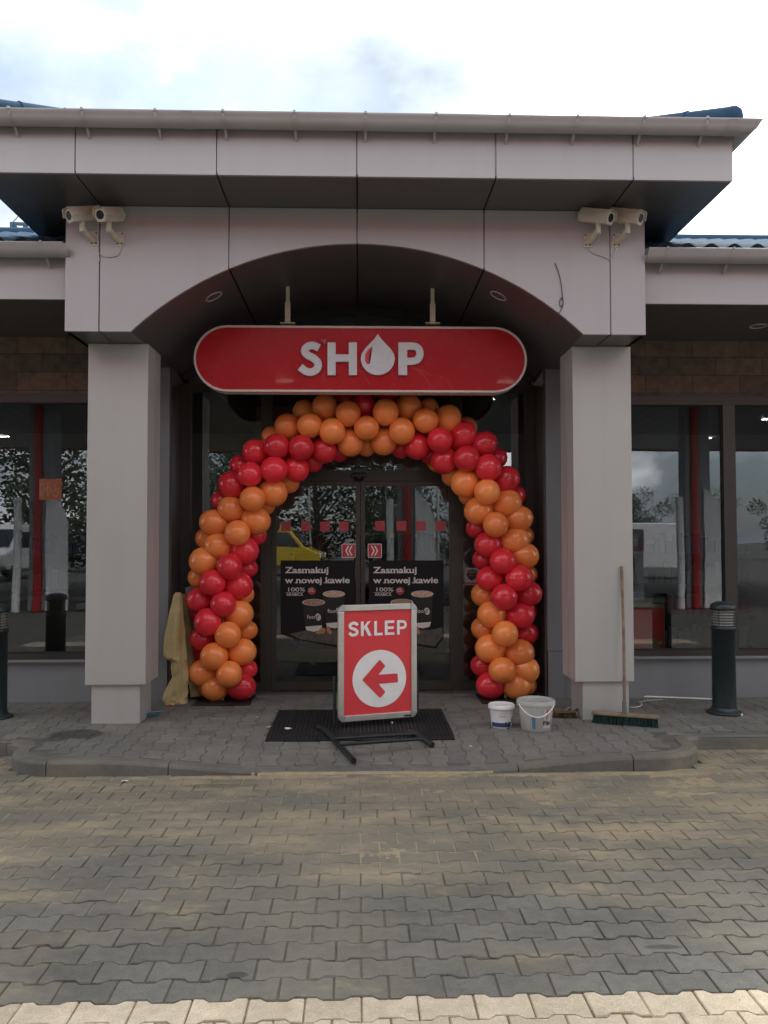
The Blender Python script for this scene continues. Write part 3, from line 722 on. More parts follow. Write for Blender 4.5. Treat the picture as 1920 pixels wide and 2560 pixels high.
dr_ = [(913, 107), (926, 127), (948, 150), (972, 175), (988, 200)] + [(913+80*math.cos(R(a)), 221+79*math.sin(R(a))) for a in range(0, 181, 12)] + [(838, 200), (854, 175), (878, 150), (900, 127)]
drop = MB().prism([sq(*p) for p in dr_], SY-.03, SY-.0005).build('drop_emblem', letter_w, SG, world=True)
MB().prism([sq(*p) for p in ((888, 165), (868, 180), (853, 205), (853, 232), (862, 249), (875, 248), (872, 225), (877, 195))], SY-.032, SY-.0301).build('drop_leaf', poster_red, drop, world=True)  # red leaf shape of the emblem, its own colour
for px_ in (719.5, 1081.5):
    a = P(px_, 808, SY+.06); top = arcz(a.x)
    zt_ = top+.003
    m_ = MB().box((a.x-.024, SY+.045, a.z-.01), (a.x+.024, SY+.052, a.z+(zt_-a.z)*.55)).box((a.x-.017, SY+.0525, a.z+(zt_-a.z)*.35), (a.x+.017, SY+.059, zt_))
    m_.box((a.x-.065, SY+.03, a.z-.008), (a.x+.065, SY+.10, a.z+.001))
    for k_ in (.12, .42, .62, .8): m_.lathe([(0, 0), (.006, 0), (.006, .004), (0, .004)], 8, M=Matrix.Translation((a.x, SY+.0445, a.z+(zt_-a.z)*k_)) @ Matrix.Rotation(R(90), 4, 'X')) if k_ < .5 else m_.lathe([(0, 0), (.005, 0), (.005, .004), (0, .004)], 8, M=Matrix.Translation((a.x, SY+.052, a.z+(zt_-a.z)*k_)) @ Matrix.Rotation(R(90), 4, 'X'))
    m_.build('hanger', cream_paint, SG, world=True)

m_ = MB()
for pts in ([(1453, 217), (1475, 213), (1497, 211)], [(1085, 262), (1110, 280), (1140, 310), (1165, 362)], [(1205, 300), (1235, 322), (1255, 345), (1266, 370)], [(668, 278), (658, 300), (655, 332)], [(820, 275), (850, 290), (862, 320), (878, 345)], [(1086, 268), (1120, 276), (1170, 300)]):
    m_.add(*ribbon([sq(*p) for p in pts], .0022, SY-.0002, .0004))
m_.build('scratches', mat('scratch_pale', (.50, .14, .12), .6), fc, world=True)
MB().prism([sq(*p) for p in ((645, 133), (672, 134), (670, 147), (663, 160), (656, 145))], SY-.0302, SY-.03005).build('torn_sticker', mat('sticker_rest', (.42, .10, .08), .6), fc, world=True)
# -- balloon arch
rb = mat('balloon_red', (.74, .034, .052), .17, 0, .5, var=.06, vscale=30, sss=.5)
ob = mat('balloon_orange', (.95, .285, .078), .17, 0, .5, var=.06, vscale=30, sss=.5)
for m_ in (rb, ob):     # each balloon a little paler or deeper than the next
    t = m_.node_tree; b = t.nodes['Principled BSDF']; oi = t.nodes.new('ShaderNodeObjectInfo'); h = t.nodes.new('ShaderNodeMapRange'); h.inputs['To Min'].default_value = .84; h.inputs['To Max'].default_value = 1.12
    t.links.new(oi.outputs['Random'], h.inputs[0]); sc = t.nodes.new('ShaderNodeVectorMath'); sc.operation = 'SCALE'; src = b.inputs['Base Color'].links[0].from_socket
    t.links.new(src, sc.inputs[0]); t.links.new(h.outputs[0], sc.inputs['Scale']); t.links.new(sc.outputs[0], b.inputs['Base Color'])
def balloon_mesh(name, m_):
    n = 28; k = 20; prof = []
    for i in range(k+1):
        th = math.pi*i/k; c_ = math.cos(th); r_ = math.sin(th)*(1.0 if c_ > 0 else 1-.10*c_*c_)
        z = c_*(1.0 if c_ > 0 else 1.10)
        prof.append((max(r_, .0), z))
    prof[-1] = (.05, -1.10); prof += [(.035, -1.14), (.075, -1.2), (0, -1.2)]
    b_ = MB().lathe(prof, n); me = bpy.data.meshes.new(name); me.from_pydata(b_.v, [], b_.f[::1]); me.polygons.foreach_set('use_smooth', [True]*len(b_.f)); me.materials.append(m_)
    bm = bmesh.new(); bm.from_mesh(me); bmesh.ops.remove_doubles(bm, verts=bm.verts[:], dist=1e-5); bmesh.ops.recalc_face_normals(bm, faces=bm.faces[:]); bm.to_mesh(me); bm.free(); return me
mr_, mo_ = balloon_mesh('red_balloon', rb), balloon_mesh('orange_balloon', ob)
BY = .955
BA = empty('balloon_arch', (0, BY, 0), 'arch of red and orange balloons standing before the glass entrance', 'balloon arch')
Z3 = """O 1290 205 105 M;O 1110 240 92 B;O 1487 258 105 F;R 1465 135 85 B;R 1622 185 98 M;O 968 372 108 M;O 1155 357 105 F;O 1350 408 107 F;O 1647 380 105 F;O 1507 505 108 M;O 835 460 88 B;R 872 537 106 F;R 1080 550 107 F;R 1280 570 106 M;R 690 590 106 M;R 1400 575 85 B;O 1645 535 82 B;R 555 705 85 B;R 848 740 108 F;R 1035 730 106 M;R 1180 670 82 B;R 637 780 105 F;R 487 875 110 M;O 970 850 88 B;O 838 935 112 M;O 662 994 106 F;R 395 1012 85 B;O 480 1083 112 M;O 765 1045 82 B;O 325 1200 106 M;O 690 1180 114 M;O 531 1287 106 F;O 262 1335 86 B;R 690 1310 82 B;O 368 1400 112 M;R 590 1440 115 M;O 238 1532 113 M;O 198 1672 86 B;R 462 1577 106 F;R 608 1592 84 B;R 315 1717 108 F;R 535 1742 113 M;R 205 1867 104 M;R 407 1902 108 F;O 580 1817 84 B;O 545 1987 113 M;R 215 1997 80 B;R 275 2057 112 F;O 608 2127 84 B;O 448 2167 106 F;R 222 2202 98 M;R 245 2332 82 B;O 330 2352 111 F;O 565 2312 112 M;O 235 2497 113 M;O 460 2507 108 F;R 608 2462 84 B;O 338 2672 111 M;R 565 2647 112 M;O 250 2622 76 B"""
Z4 = """O 222 245 108 F;R 240 140 86 B;O 420 205 106 M;O 592 215 84 B;O 567 315 105 F;O 757 300 106 M;O 362 408 108 F;O 208 498 107 M;R 355 550 82 B;R 495 535 108 M;R 690 483 108 F;R 890 445 110 M;O 920 378 84 B;R 1075 522 105 M;R 612 610 82 B;R 728 660 108 M;R 922 645 106 F;R 1180 645 84 B;R 1110 722 110 F;O 800 790 86 B;O 910 852 114 M;R 1262 825 108 M;O 1098 932 106 F;O 942 960 86 B;R 1335 965 86 B;O 1270 1032 114 M;O 1025 1095 113 M;O 1172 1215 106 F;R 1155 1100 70 B;O 1372 1165 104 M;R 1010 1245 84 B;O 1333 1353 110 M;O 1412 1315 82 B;R 1110 1390 113 M;O 1425 1485 106 M;R 1235 1532 106 F;R 1070 1515 88 B;O 1450 1645 80 B;R 1122 1682 105 M;R 1372 1677 111 F;O 1070 1820 100 B;R 1247 1842 107 F;R 1455 1812 104 M;O 1135 1992 112 M;R 1380 1997 112 M;R 1445 1955 82 B;O 1070 2112 96 B;O 1254 2159 106 F;R 1435 2152 98 B;O 1125 2285 116 M;O 1375 2325 115 M;R 1060 2432 92 B;R 1420 2300 80 B;O 1227 2472 107 F;O 1430 2472 110 M;R 1128 2627 110 M;O 1346 2642 111 M;O 1440 2600 82 B"""
items = []
for src, ox in ((Z3, 440), (Z4, 900)):
    for ln in src.split(';'):
        c_, x, y, r_, l_ = ln.split(); items.append((c_, ox+.28933*float(x), 960+.28933*float(y), .28933*float(r_), l_))
def centre(u, v):
    if v > 1418: return (557 if u < 910 else 1263), v
    a = math.atan2(v-1418, u-910); return 910+353*math.cos(a), 1418+353*math.sin(a)
brnd = random.Random(21); NB = 0; back = MB(); backr = MB()
order = sorted(items, key=lambda t_: 'FMB'.index(t_[4]))
def rotm(ax):
    return Vector(ax).normalized().to_track_quat('Z', 'Y').to_matrix().to_4x4()
for (c_, u, v, r_, l_) in order:
    y = BY+{'F': -.15, 'M': -.02, 'B': .115}[l_]; p = P(u, v, y); dep = (p-CAMLOC).dot(fwd); rad = r_*dep/F*1.07
    cu, cv = centre(u, v); q = P(cu, cv, BY); ax = (p-q)
    if l_ == 'F': ax = Vector((ax.x*.35, -.16, ax.z*.35))
    elif l_ == 'M': ax = Vector((ax.x, -.05, ax.z))
    if p.z < rad: p.z = rad+.004
    Mx = Matrix.Translation(p) @ rotm(ax) @ Matrix.Diagonal((rad*brnd.uniform(.97, 1.03), rad*brnd.uniform(.97, 1.03), rad*(1.0 if l_ == 'F' else 1.07)*brnd.uniform(.97, 1.05), 1)).to_4x4()
    NB += 1
    if NB <= 100:
        o = bpy.data.objects.new('balloon', mr_ if c_ == 'R' else mo_); COL.objects.link(o); o.parent = BA; o.matrix_basis = BA.matrix_basis.inverted() @ Mx
        o['label'] = 'red balloon' if c_ == 'R' else 'orange balloon'
    else:
        me = mr_ if c_ == 'R' else mo_; tgt = backr if c_ == 'R' else back
        tgt.add([w.co for w in me.vertices], [tuple(f.vertices) for f in me.polygons], True, Mx)
# the clusters' rear balloons (hidden from the front, seen in the door glass)
s_len = 0; tt = []
for i in range(0, 26):
    d = i*131
    leg = 1735-1418-15
    if d < leg*1: tt.append((557, 1720-d, -1, 0))
for i in range(3): pass
tt = [(557, 1725-150*i, -1, 0) for i in range(3)]+[(910-353*math.cos(R(a)), 1418-353*math.sin(R(a)), 0, 0) for a in range(6, 180, 24)]+[(1263, 1425+150*i, 1, 0) for i in range(3)]
for i, (u, v, _, _) in enumerate(tt):
    q = P(u, v, BY); c_ = 'R' if (i//2) % 2 else 'O'; me = mr_ if c_ == 'R' else mo_; tgt = backr if c_ == 'R' else back
    for da in (-.07, .07):
        p = q+Vector((da, .19, da*.9)); p.z = max(p.z, .12); Mx = Matrix.Translation(p) @ rotm((da*.5, .2, 0)) @ Matrix.Scale(.108, 4)
        tgt.add([w.co for w in me.vertices], [tuple(f.vertices) for f in me.polygons], True, Mx)
nb_o = len(back.f)
allb = MB(); allb.v = back.v+backr.v; allb.f = back.f+[[i+len(back.v) for i in f] for f in backr.f]; allb.sm = back.sm+backr.sm
ao = allb.build('balloon', [ob, rb], BA, label='balloons at the back of the arch', kind='stuff', world=True)
ao.data.polygons.foreach_set('material_index', [0]*nb_o+[1]*(len(allb.f)-nb_o))
# pole running through the clusters and the two square foot plates
pl = [P(557, v, BY) for v in (1728, 1600, 1500, 1418)]+[P(910-353*math.cos(R(a)), 1418-353*math.sin(R(a)), BY) for a in range(6, 180, 6)]+[P(1263, v, BY) for v in (1418, 1500, 1600, 1728)]
pl[0].z = .012; pl[-1].z = .012
MB().tube(pl, .012, n=8).build('pole', white_pl, BA, world=True)
for (a, b_) in ((-1.512, -.993), (1.127, 1.615)):
    MB().box((a, .712, .004), (b_, 1.19, .012), bev=.002).build('foot_plate', black_pl, BA, world=True)

# -- stickers and posters on the doors
yg = GY-.0125
def quad(u0, v0, u1, v1, y=yg, t_=.0012, bev=0):
    a, b_ = P(u0, v1, y), P(u1, v0, y); return (a.x, y-t_, a.z), (b_.x, y, b_.z)
stick_red = redsheet('sticker_red', (.33, .025, .035), .4, .2)
pos = ['beside the left door post', 'second from the left post', 'third from the left post', 'left leaf, nearest the middle', 'right leaf, nearest the middle', 'third from the right post', 'second from the right post', 'beside the right door post']
for i, u in enumerate((715, 764.5, 812, 859.5, 950, 1003.5, 1052.5, 1102)):
    v = 1316 if i < 4 else 1314.5
    tag(MB().box(*quad(u-12, v-12, u+12, v+12)).build('sticker', stick_red), 'small red square sticker on the door glass, '+pos[i], 'sticker', 'red square stickers across the sliding doors')
whitep = mat('print_white', (.70, .66, .66), .5); 
for s_, u in ((-1, 871.5), (1, 937)):
    a, b_ = quad(u-17.3, 1359.5, u+17.3, 1394); cx, cz = (a[0]+b_[0])/2, (a[2]+b_[2])/2; h_ = (b_[0]-a[0])/2
    st_ = MB().box((a[0], a[1], a[2]), (b_[0], b_[1], b_[2]), bev=0)
    def rr(h, r, n=5):
        o = []
        for k_, (sx_, sz_) in enumerate(((1, 1), (-1, 1), (-1, -1), (1, -1))):
            for i in range(n+1):
                w = math.pi/2*(k_+i/n); o.append((cx+sx_*(h-r)+r*math.cos(w), cz+sz_*(h-r)+r*math.sin(w)))
        return o
    st_ = tag(MB().prism(rr(h_, h_*.16), yg-.0010, yg).build('direction_sticker', whitep), 'red square sticker with white double chevron pointing '+('left on the left door leaf' if s_ < 0 else 'right on the right door leaf'), 'sticker', 'chevron stickers on the sliding doors')
    MB().prism(rr(h_*.93, h_*.12), yg-.0016, yg-.0011).build('red_field', redsheet('chevron_red', (.42, .03, .04), .4, .2), st_)
    m_ = MB()
    for k_, dx in enumerate((-.26, .22)):
        sg = -s_
        for za, zb_ in ((.70, 0), (0, -.70)):
            xa_, xb_ = (dx+.26, dx-.12) if za > 0 else (dx-.12, dx+.26)
            m_.prism([(cx+sg*h_*(x), cz+h_*z) for x, z in ((xa_-.09, za), (xa_+.09, za), (xb_+.09, zb_), (xb_-.09, zb_))], yg-.0022-.0001*k_, yg-.0017)
    m_.build('chevrons', whitep, st_)
# coffee posters
pblack = mat('poster_black', (.010, .0095, .009), .6, spec=.2)
cupblack = mat('cup_black', (.030, .027, .025), .6, spec=.2)
foam = mat('coffee_foam', (.50, .33, .24), .6, var=.45, vscale=60); cupw = mat('cup_white', (.62, .56, .52), .5)
woodp = mat('print_slate', (.075, .062, .052), .6, var=.5, vscale=25); leafp = mat('print_leaf', (.42, .17, .09), .6, var=.4, vscale=60); badge = mat('badge_red', (.32, .03, .03), .5)
prt = mat('print_pale', (.62, .55, .53), .5)
SC = .33755
for which, dx in (('left', 0), ('right', 654)):
    def q(x, y, o=0): p = P(640+SC*(x+dx), 1180+SC*y, yg-o); return p.x, p.z
    def qp(pts, o): return [q(x, y, 0) for x, y in pts]
    by = [(182, 655), (735, 655), (735, 1230), (675, 1310), (560, 1290), (300, 1235), (182, 1195)]
    if which == 'left': by = [(182, 655), (735, 655), (735, 1300), (600, 1300), (300, 1240), (182, 1200)]
    po = tag(MB().prism(qp(by, 0), yg-.001, yg).build('poster', pblack), 'black coffee poster reading Zasmakuj w nowej kawie on the %s door leaf' % which, 'poster', 'coffee posters on the sliding doors')
    lt = MB()
    u_ = abs(q(100, 0)[0]-q(0, 0)[0])/100     # metres per zoom pixel
    def tx(s, x, y, hgt, bold, wd=None, m_=lt, o=.0025, al='LEFT', xs=1.0):
        X, Z = q(x, y); text(m_, s, hgt*u_/.72, on(X, yg-o, Z), bold=bold, xs=xs, align=al, fit=wd*u_ if wd else None, cap=hgt*u_*1.04)
    tx('Zasmakuj', 216, 748, 43, .024, wd=322); tx('w nowej kawie', 216, 823, 43, .024, wd=481)
    tx('100%', 226, 884, 27, .008, wd=125); tx('ARABICA', 225, 917, 19, .012, wd=124)
    lt.prism(qp([(218, 892), (352, 892), (352, 894), (218, 894)], 0), yg-.0026, yg-.0012)
    # slab serifs
    for (x, y) in [(216,748),(300,748),(330,748),(348,748),(365,748),(393,748),(451,748),(478,748),(502,748),(288,823),(322,823),(412,823),(501,823),(528,823),(614,823)]:
        lt.prism(qp([(x, y-5), (x+14, y-5), (x+14, y), (x, y)], 0), yg-.0029, yg-.0012)
    lt.build('lettering', prt, po)
    bd = MB().prism(qp([(413+32*math.cos(R(a)), 880+30*math.sin(R(a))) for a in range(0, 360, 45)], 0), yg-.0018, yg-.0012).build('badge', badge, po)
    m2 = MB(); tx('UTZ', 388, 877, 13, .02, m_=m2, o=.0028); tx('CERTIFIED', 388, 888, 7, .01, m_=m2, o=.0028); m2.build('badge_lettering', prt, bd)
    MB().prism(qp([(250, 1200), (420, 1160), (640, 1170), (725, 1150), (730, 1215), (670, 1290), (560, 1275), (330, 1240)], 0), yg-.0014, yg-.0011).build('slate_print', woodp, po)
    for (cx, ty, w0, bx0, bx1, by_) in ((427, 965, 84, 368, 487, 1175), (577, 903, 82, 520, 640, 1150)):
        cu = MB().prism(qp([(cx-w0, ty), (cx+w0, ty), (bx1+2, by_-28), (bx0-2, by_-28)], 0), yg-.0020, yg-.0015).build('cup_print', cupblack, po)
        MB().prism(qp([(bx0-2, by_-30), (bx1+2, by_-40), (bx1-8, by_-4), ((bx0+bx1)/2, by_+8), (bx0+6, by_-4)], 0), yg-.0024, yg-.0021).build('cup_foot', cupw, cu)
        el = lambda f, n=28: [(cx+w0*f*math.cos(2*math.pi*i/n), ty+25*f*math.sin(2*math.pi*i/n)) for i in range(n)]
        MB().prism(qp(el(1.0), 0), yg-.0026, yg-.0021).build('cup_rim', cupw, cu)
        MB().prism(qp(el(.93), 0), yg-.0028, yg-.00265).build('coffee_print', foam if cx > 500 else mat('coffee_dark', (.33, .19, .12), .6, var=.6, vscale=70), cu)
        m2 = MB(); lx, ly = (378, 1086) if cx < 500 else (530, 1043)
        tx('foo', lx, ly, 27, .002, m_=m2, o=.0030, wd=58)
        ccx, ccy = lx+82, ly-12
        m2.prism(qp([(ccx+20*math.cos(R(a))+3*math.sin(R(a)), ccy+26*math.sin(R(a))) for a in range(0, 360, 15)], 0), yg-.0031, yg-.0027)
        m2.build('cup_logo', cupw, cu)
        m3 = MB(); tx('d!', lx+62, ly+1, 30, .012, m_=m3, o=.0034, xs=.95); m3.build('cup_logo_letters', cupblack, cu)
    for pts in ([(440, 1195), (490, 1150), (520, 1165), (505, 1195), (470, 1200)], [(520, 1150), (540, 1140), (565, 1190), (545, 1205), (528, 1185)]):
        MB().prism(qp(pts, 0), yg-.0030, yg-.0026).build('cinnamon_print', leafp, po)
# shield sticker, white notice
yfz = GY-.001
a, b_ = quad(1157, 1420, 1199, 1462, yfz)
st_ = tag(MB().box(a, b_).build('shield_sticker', mat('sticker_grey', (.30, .28, .29), .5)), 'grey sticker with dark shield reading SOLID on the side glass right of the doors', 'sticker')
def z6(x, y): p = P(900+.28933*x, 1380+.28933*y, yfz); return p.x, p.z
MB().prism([z6(*p) for p in ((922, 158), (965, 148), (1010, 156), (1010, 205), (995, 232), (965, 250), (938, 232), (922, 205))], yfz-.002, yfz-.0013).build('shield', mat('shield_dark', (.03, .012, .012), .5), st_)
m2 = MB(); X, Z = z6(966, 182); text(m2, 'SOLID', .040, on(X, yfz-.0026, Z), bold=.02, xs=.95); m2.add(*ribbon([z6(*p) for p in ((935, 212), (955, 198), (975, 205), (1000, 195))], .004, yfz-.002, .0006))
m2.build('shield_lettering', mat('gold_print', (.30, .21, .08), .5), st_)
MB().prism([z6(*p) for p in ((888, 262), (1030, 262), (1030, 276), (888, 276))], yfz-.0018, yfz-.0012).build('red_strip', badge, st_)
tag(MB().box(*quad(1329, 1330, 1351, 1357, yfz)).build('notice', mat('notice_paper', (.50, .42, .43), .6, var=.2, vscale=60)), 'small pale paper notice on the side glass right of the balloon arch', 'notice')
# toilets sticker on the left window
yw = WY+.028
wc = tag(MB().box(*quad(98, 1197, 154.5, 1250, yw)).build('toilet_sticker', mat('sticker_orange', (.34, .085, .03), .5, alpha=.62)), 'see-through orange sticker with man, woman and wheelchair outlines on the left window', 'sticker')
def z0(x, y): p = P(.29374*x, 1000+.29382*y, yw); return Vector((p.x, yw-.003, p.z))
m2 = MB(); rr_ = .0013
def ring_(cx, cy, r): m2.tube([z0(cx+r*math.cos(R(a)), cy+r*math.sin(R(a))) for a in range(0, 360, 30)], rr_, n=5, closed=True)
def ln_(*pts): m2.tube([z0(*p) for p in pts], rr_, n=5)
ring_(358, 715, 10); ln_((340, 770), (337, 735), (379, 735), (376, 770)); ln_((347, 738), (347, 818), (357, 818), (358, 775), (360, 818), (369, 818), (369, 738))
ring_(414, 715, 10); ln_((393, 775), (405, 735), (424, 735), (438, 775)); ln_((406, 740), (396, 782), (432, 782), (423, 740)); ln_((408, 783), (408, 818), (421, 818), (421, 783))
ring_(468, 732, 8); ln_((468, 742), (470, 775), (492, 778), (505, 812), (518, 806)); ln_((470, 755), (488, 757)); m2.tube([z0(475+26*math.cos(R(a)), 792+26*math.sin(R(a))) for a in range(-10, 260, 20)], rr_, n=5)
m2.build('pictograms', mat('pictogram_pale', (.55, .40, .33), .5), wc)
# -- downlights
for i, (u, v, lab) in enumerate(((534, 741, 'round recessed lamp in the arch ceiling left of the SHOP sign'), (1246, 739, 'round recessed lamp in the arch ceiling right of the SHOP sign'), (1895, 815, 'round recessed lamp in the eave over the right window'))):
    if i < 2:
        # intersect the vault
        d = ray(u, v); best = None
        for k_ in range(600):
            p = CAMLOC+d*(6+k_*.005)
            if abs(p.x) < ah and p.z > arcz(p.x): break
        nrm = Vector((p.x, 0, p.z-AZ)).normalized()
    else: p = PZ(u, v, WZ); nrm = Vector((0, 0, 1))
    L_ = empty('downlight', p, lab, 'ceiling lamp', 'recessed lamps under the eaves'); L_.rotation_euler = nrm.to_track_quat('Z', 'Y').to_euler()
    MB().lathe([(.075, .012), (.078, -.006), (.066, -.008), (.062, .004)], 28).build('trim_ring', mat('lamp_trim', (.45, .40, .40), .4), L_)
    MB().lathe([(.062, .004), (.03, .002), (0, .002)], 28).build('lens', mat('lamp_lens', (.38, .33, .35), .3), L_)

# -- security cameras
lensring = cream_paint
def cctv(u, v, side, yaw, label):
    """u,v: centre of the wall plate; side -1: arm and body lean to the left"""
    w = P(u, v, YB); C_ = empty('security_camera', (w.x, YB-.001, w.z), label, 'security camera', 'security cameras on the beam')
    MB().box((-.034, -.006, -.058), (.034, .0, .058), bev=.002).build('wall_plate', cream_paint, C_)
    m_ = MB()
    for (x, z) in ((-.018, -.04), (.02, -.04), (-side*.02, .042)): m_.lathe([(0, 0), (.006, 0), (.006, .006), (0, .006)], 8, M=Matrix.Translation((x, -.006, z)) @ Matrix.Rotation(R(90), 4, 'X'))
    m_.build('screws', black_pl, C_)
    a = R(yaw)*side; dirv = Vector((math.sin(a), -math.cos(a), -.36)).normalized()      # looking direction
    e = Vector((side*.048, -.13, .035))
    MB().tube([(0, -.004, -.015), (side*.02, -.06, -.005), e], [.026, .022, .02], n=12).tube([e+Vector((0, 0, -.03)), e+Vector((0, 0, .055))], .021, n=14).build('bracket_arm', cream_paint, C_)
    c_ = e+Vector((0, 0, .105)) + dirv*(-.015)
    zz = dirv; xx = Vector((0, 0, 1)).cross(zz).normalized()*-1; yy = zz.cross(xx).normalized()
    if yy.z < 0: xx = -xx; yy = -yy
    Mx = Matrix((xx, yy, zz)).transposed().to_4x4(); Mx.translation = c_
    s6 = [(-.05, .0), (-.036, .046), (.036, .046), (.05, .0), (.030, -.05), (-.030, -.05)]
    n = len(s6); hl = .145
    vs = [(x, y, -hl) for x, y in s6]+[(x, y, hl*.86) for x, y in s6]
    MB().add(vs, [(i, (i+1) % n, n+(i+1) % n, n+i) for i in range(n)]+[tuple(range(n))[::-1], tuple(range(n, 2*n))], False, Mx).build('housing', cream_paint, C_, bevel=.004)
    # sun shield over the top, standing off the housing and forward of the face
    sh = [(-.058, -.008), (-.056, .012), (-.040, .054), (.040, .054), (.056, .012), (.058, -.008)]; shi = [(x*.95, y*.94) for x, y in sh]
    vs = [(x, y, z) for z in (-hl*.9, hl+.006) for x, y in sh]+[(x, y, z) for z in (-hl*.9, hl+.006) for x, y in shi]
    fs = [(i, i+1, 6+i+1, 6+i) for i in range(5)]+[(12+6+i, 12+6+i+1, 12+i+1, 12+i) for i in range(5)]+[(6+i, 6+i+1, 18+i+1, 18+i) for i in range(5)]+[(12+i, 12+i+1, i+1, i) for i in range(5)]
    MB().add(vs, fs, False, Mx).build('sun_shield', cream_paint, C_)
    fp = MB().add([(x*1.02, y*1.02, z) for z in (hl*.861, hl*.93) for x, y in s6], [(i, (i+1) % n, n+(i+1) % n, n+i) for i in range(n)]+[tuple(range(n, 2*n))], False, Mx)
    face = fp.build('front_plate', cream_paint, C_)
    MB().lathe([(0, hl*.935), (.031, hl*.935), (.0335, hl*.935), (.0335, hl*.90)], 26, M=Mx).build('lens_window', lensmat, face)
    return C_, w
cams = [cctv(235, 597, -1, 42, 'cream security camera at the left end of the left pair, pointing left'), cctv(300, 598, -1, 18, 'cream security camera at the right end of the left pair, facing forward'),
        cctv(1469, 601, 1, 42, 'cream security camera at the left end of the right pair, aimed right over the joint'), cctv(1541, 601, 1, 44, 'cream security camera at the right end of the right pair, by the beam corner')]
cw = mat('cable_white', (.55, .50, .46), .5); cb = mat('cable_black', (.01, .01, .01), .6)
def cable(pts, r, m_, name, parent=None, Y=YB-.008, lab=None, cat=None, grp=None):
    ps = [Vector((*(lambda p: (p.x, Y - (q[2] if len(q) > 2 else 0), p.z))(P(q[0], q[1], Y)),)) for q in pts]
    # smooth
    sm = []
    for i in range(len(ps)-1):
        p0, p1, p2, p3 = ps[max(i-1, 0)], ps[i], ps[i+1], ps[min(i+2, len(ps)-1)]
        for j in range(6):
            t_ = j/6; sm.append(.5*((2*p1)+(p2-p0)*t_+(2*p0-5*p1+4*p2-p3)*t_*t_+(3*p1-p0-3*p2+p3)*t_**3))
    sm.append(ps[-1]); o = MB().tube(sm, r, n=7).build(name, m_, parent, world=bool(parent))
    return tag(o, lab, cat, grp)
cable([(241, 616), (246, 624), (245, 636), (249, 652)], .0035, cw, 'cable', cams[0][0]); cable([(302, 616), (298, 634), (285, 641), (262, 641), (247, 634), (249, 652)], .0035, cw, 'cable', cams[1][0])
cable([(1469, 619), (1484, 633), (1508, 641), (1526, 650)], .0038, cw, 'cable', cams[2][0]); cable([(1541, 619), (1537, 634), (1528, 645), (1527, 652)], .0038, cw, 'cable', cams[3][0])
cable([(1387.5, 658), (1396, 680), (1403, 710), (1406, 738), (1408, 757), (1402, 767), (1399, 755), (1404, 745), (1408, 757), (1403, 775), (1388, 790), (1372, 800, -.05)], .003, cb, 'loose_cable', lab='thin black cable looping down the beam above the right column', cat='cable')

# ================================================================= THINGS ON THE GROUND
# -- A-board: SKLEP with an arrow
ang = R(18); bl = Vector((-.168, -.27, 0)); BW, BH = .672, .925
z0b = P(849, 1806, -.27).z
AB = empty('pavement_sign', (0.15, -.16, 0), 'red SKLEP sign with white arrow disc in an aluminium frame on black tube legs', 'sign')
Bm = Matrix.Translation((bl.x, bl.y, z0b)) @ Matrix.Rotation(ang, 4, 'Z') @ FACE      # local x along board, y up, z towards viewer
snap = mat('snap_frame', (.62, .60, .55), .32, .75, var=.08, vscale=10)
def bb(mb, x0, y0, x1, y1, z0, z1, bev=0): return mb.box((x0, y0, z0), (x1, y1, z1), bev, M=Bm)
fr_ = MB(); fw = .052
bb(fr_, fw+.001, 0, BW-fw-.001, fw-.004, -.012, .014, .004); bb(fr_, fw+.001, BH-fw+.004, BW-fw-.001, BH, -.012, .014, .004)
bb(fr_, 0, fw+.001, fw-.004, BH-fw-.001, -.012, .014, .004); bb(fr_, BW-fw+.004, fw+.001, BW, BH-fw-.001, -.012, .014, .004)
fr_.build('frame', snap, AB, world=True)
for (cx, cy, a0_) in ((fw, fw, 180), (BW-fw, fw, 270), (BW-fw, BH-fw, 0), (fw, BH-fw, 90)):
    pts = [(cx, cy)]+[(cx+(fw+.002)*math.cos(R(a0_+90*i/8)), cy+(fw+.002)*math.sin(R(a0_+90*i/8))) for i in range(9)]
    n = len(pts); m_ = MB(); m_.add([(x, y, .016) for x, y in pts]+[(x, y, -.014) for x, y in pts], [tuple(range(n)), tuple(range(n, 2*n))[::-1]]+[(i, n+i, n+(i+1) % n, (i+1) % n) for i in range(n)], False, Bm)
    m_.build('corner_cap', alu, AB, world=True, bevel=.003)
# poster sheet with gentle cockles
m_ = MB(); nx, ny = 60, 84; vs = []
for j in range(ny+1):
    for i in range(nx+1):
        x = fw-.006+(BW-2*fw+.012)*i/nx; y = fw-.006+(BH-2*fw+.012)*j/ny; e = min(i, nx-i)/nx*min(j, ny-j)/ny*14
        low = max(0, 1-((x-.50)**2*9+(y-.17)**2*30))
        vs.append((x, y, min(1, e)*(.0014*noise.noise(Vector((x*7, y*5, 0)))+.0022*low*math.sin((x*1.2+y*2.2)*17))))
sheetf = lambda x, y: 0
m_.add(vs, [(j*(nx+1)+i, j*(nx+1)+i+1, (j+1)*(nx+1)+i+1, (j+1)*(nx+1)+i) for j in range(ny) for i in range(nx)], True, Bm)
sh_ = m_.build('poster_sheet', poster_red, AB, world=True)
bb(MB(), .02, .02, BW-.02, BH-.02, -.011, -.008).build('back_panel', black_pl, AB, world=True)
sy = BH/834
lx_ = lambda x: (x-610)/578*BW
def ly_(x, y): return BH*.353 + ((640-y) - .07*(x-912))*sy
circ = [(lx_(912)+.2295*math.cos(R(a)), BH*.353+.2295*math.sin(R(a))) for a in range(0, 360, 6)]
def flat(poly, z): # raised print following nothing but a flat plane just above the sheet
    bm = bmesh.new(); f = bm.faces.new([bm.verts.new((x, y, z)) for x, y in poly]); bmesh.ops.triangulate(bm, faces=[f]); bmesh.ops.recalc_face_normals(bm, faces=bm.faces[:]); return bm
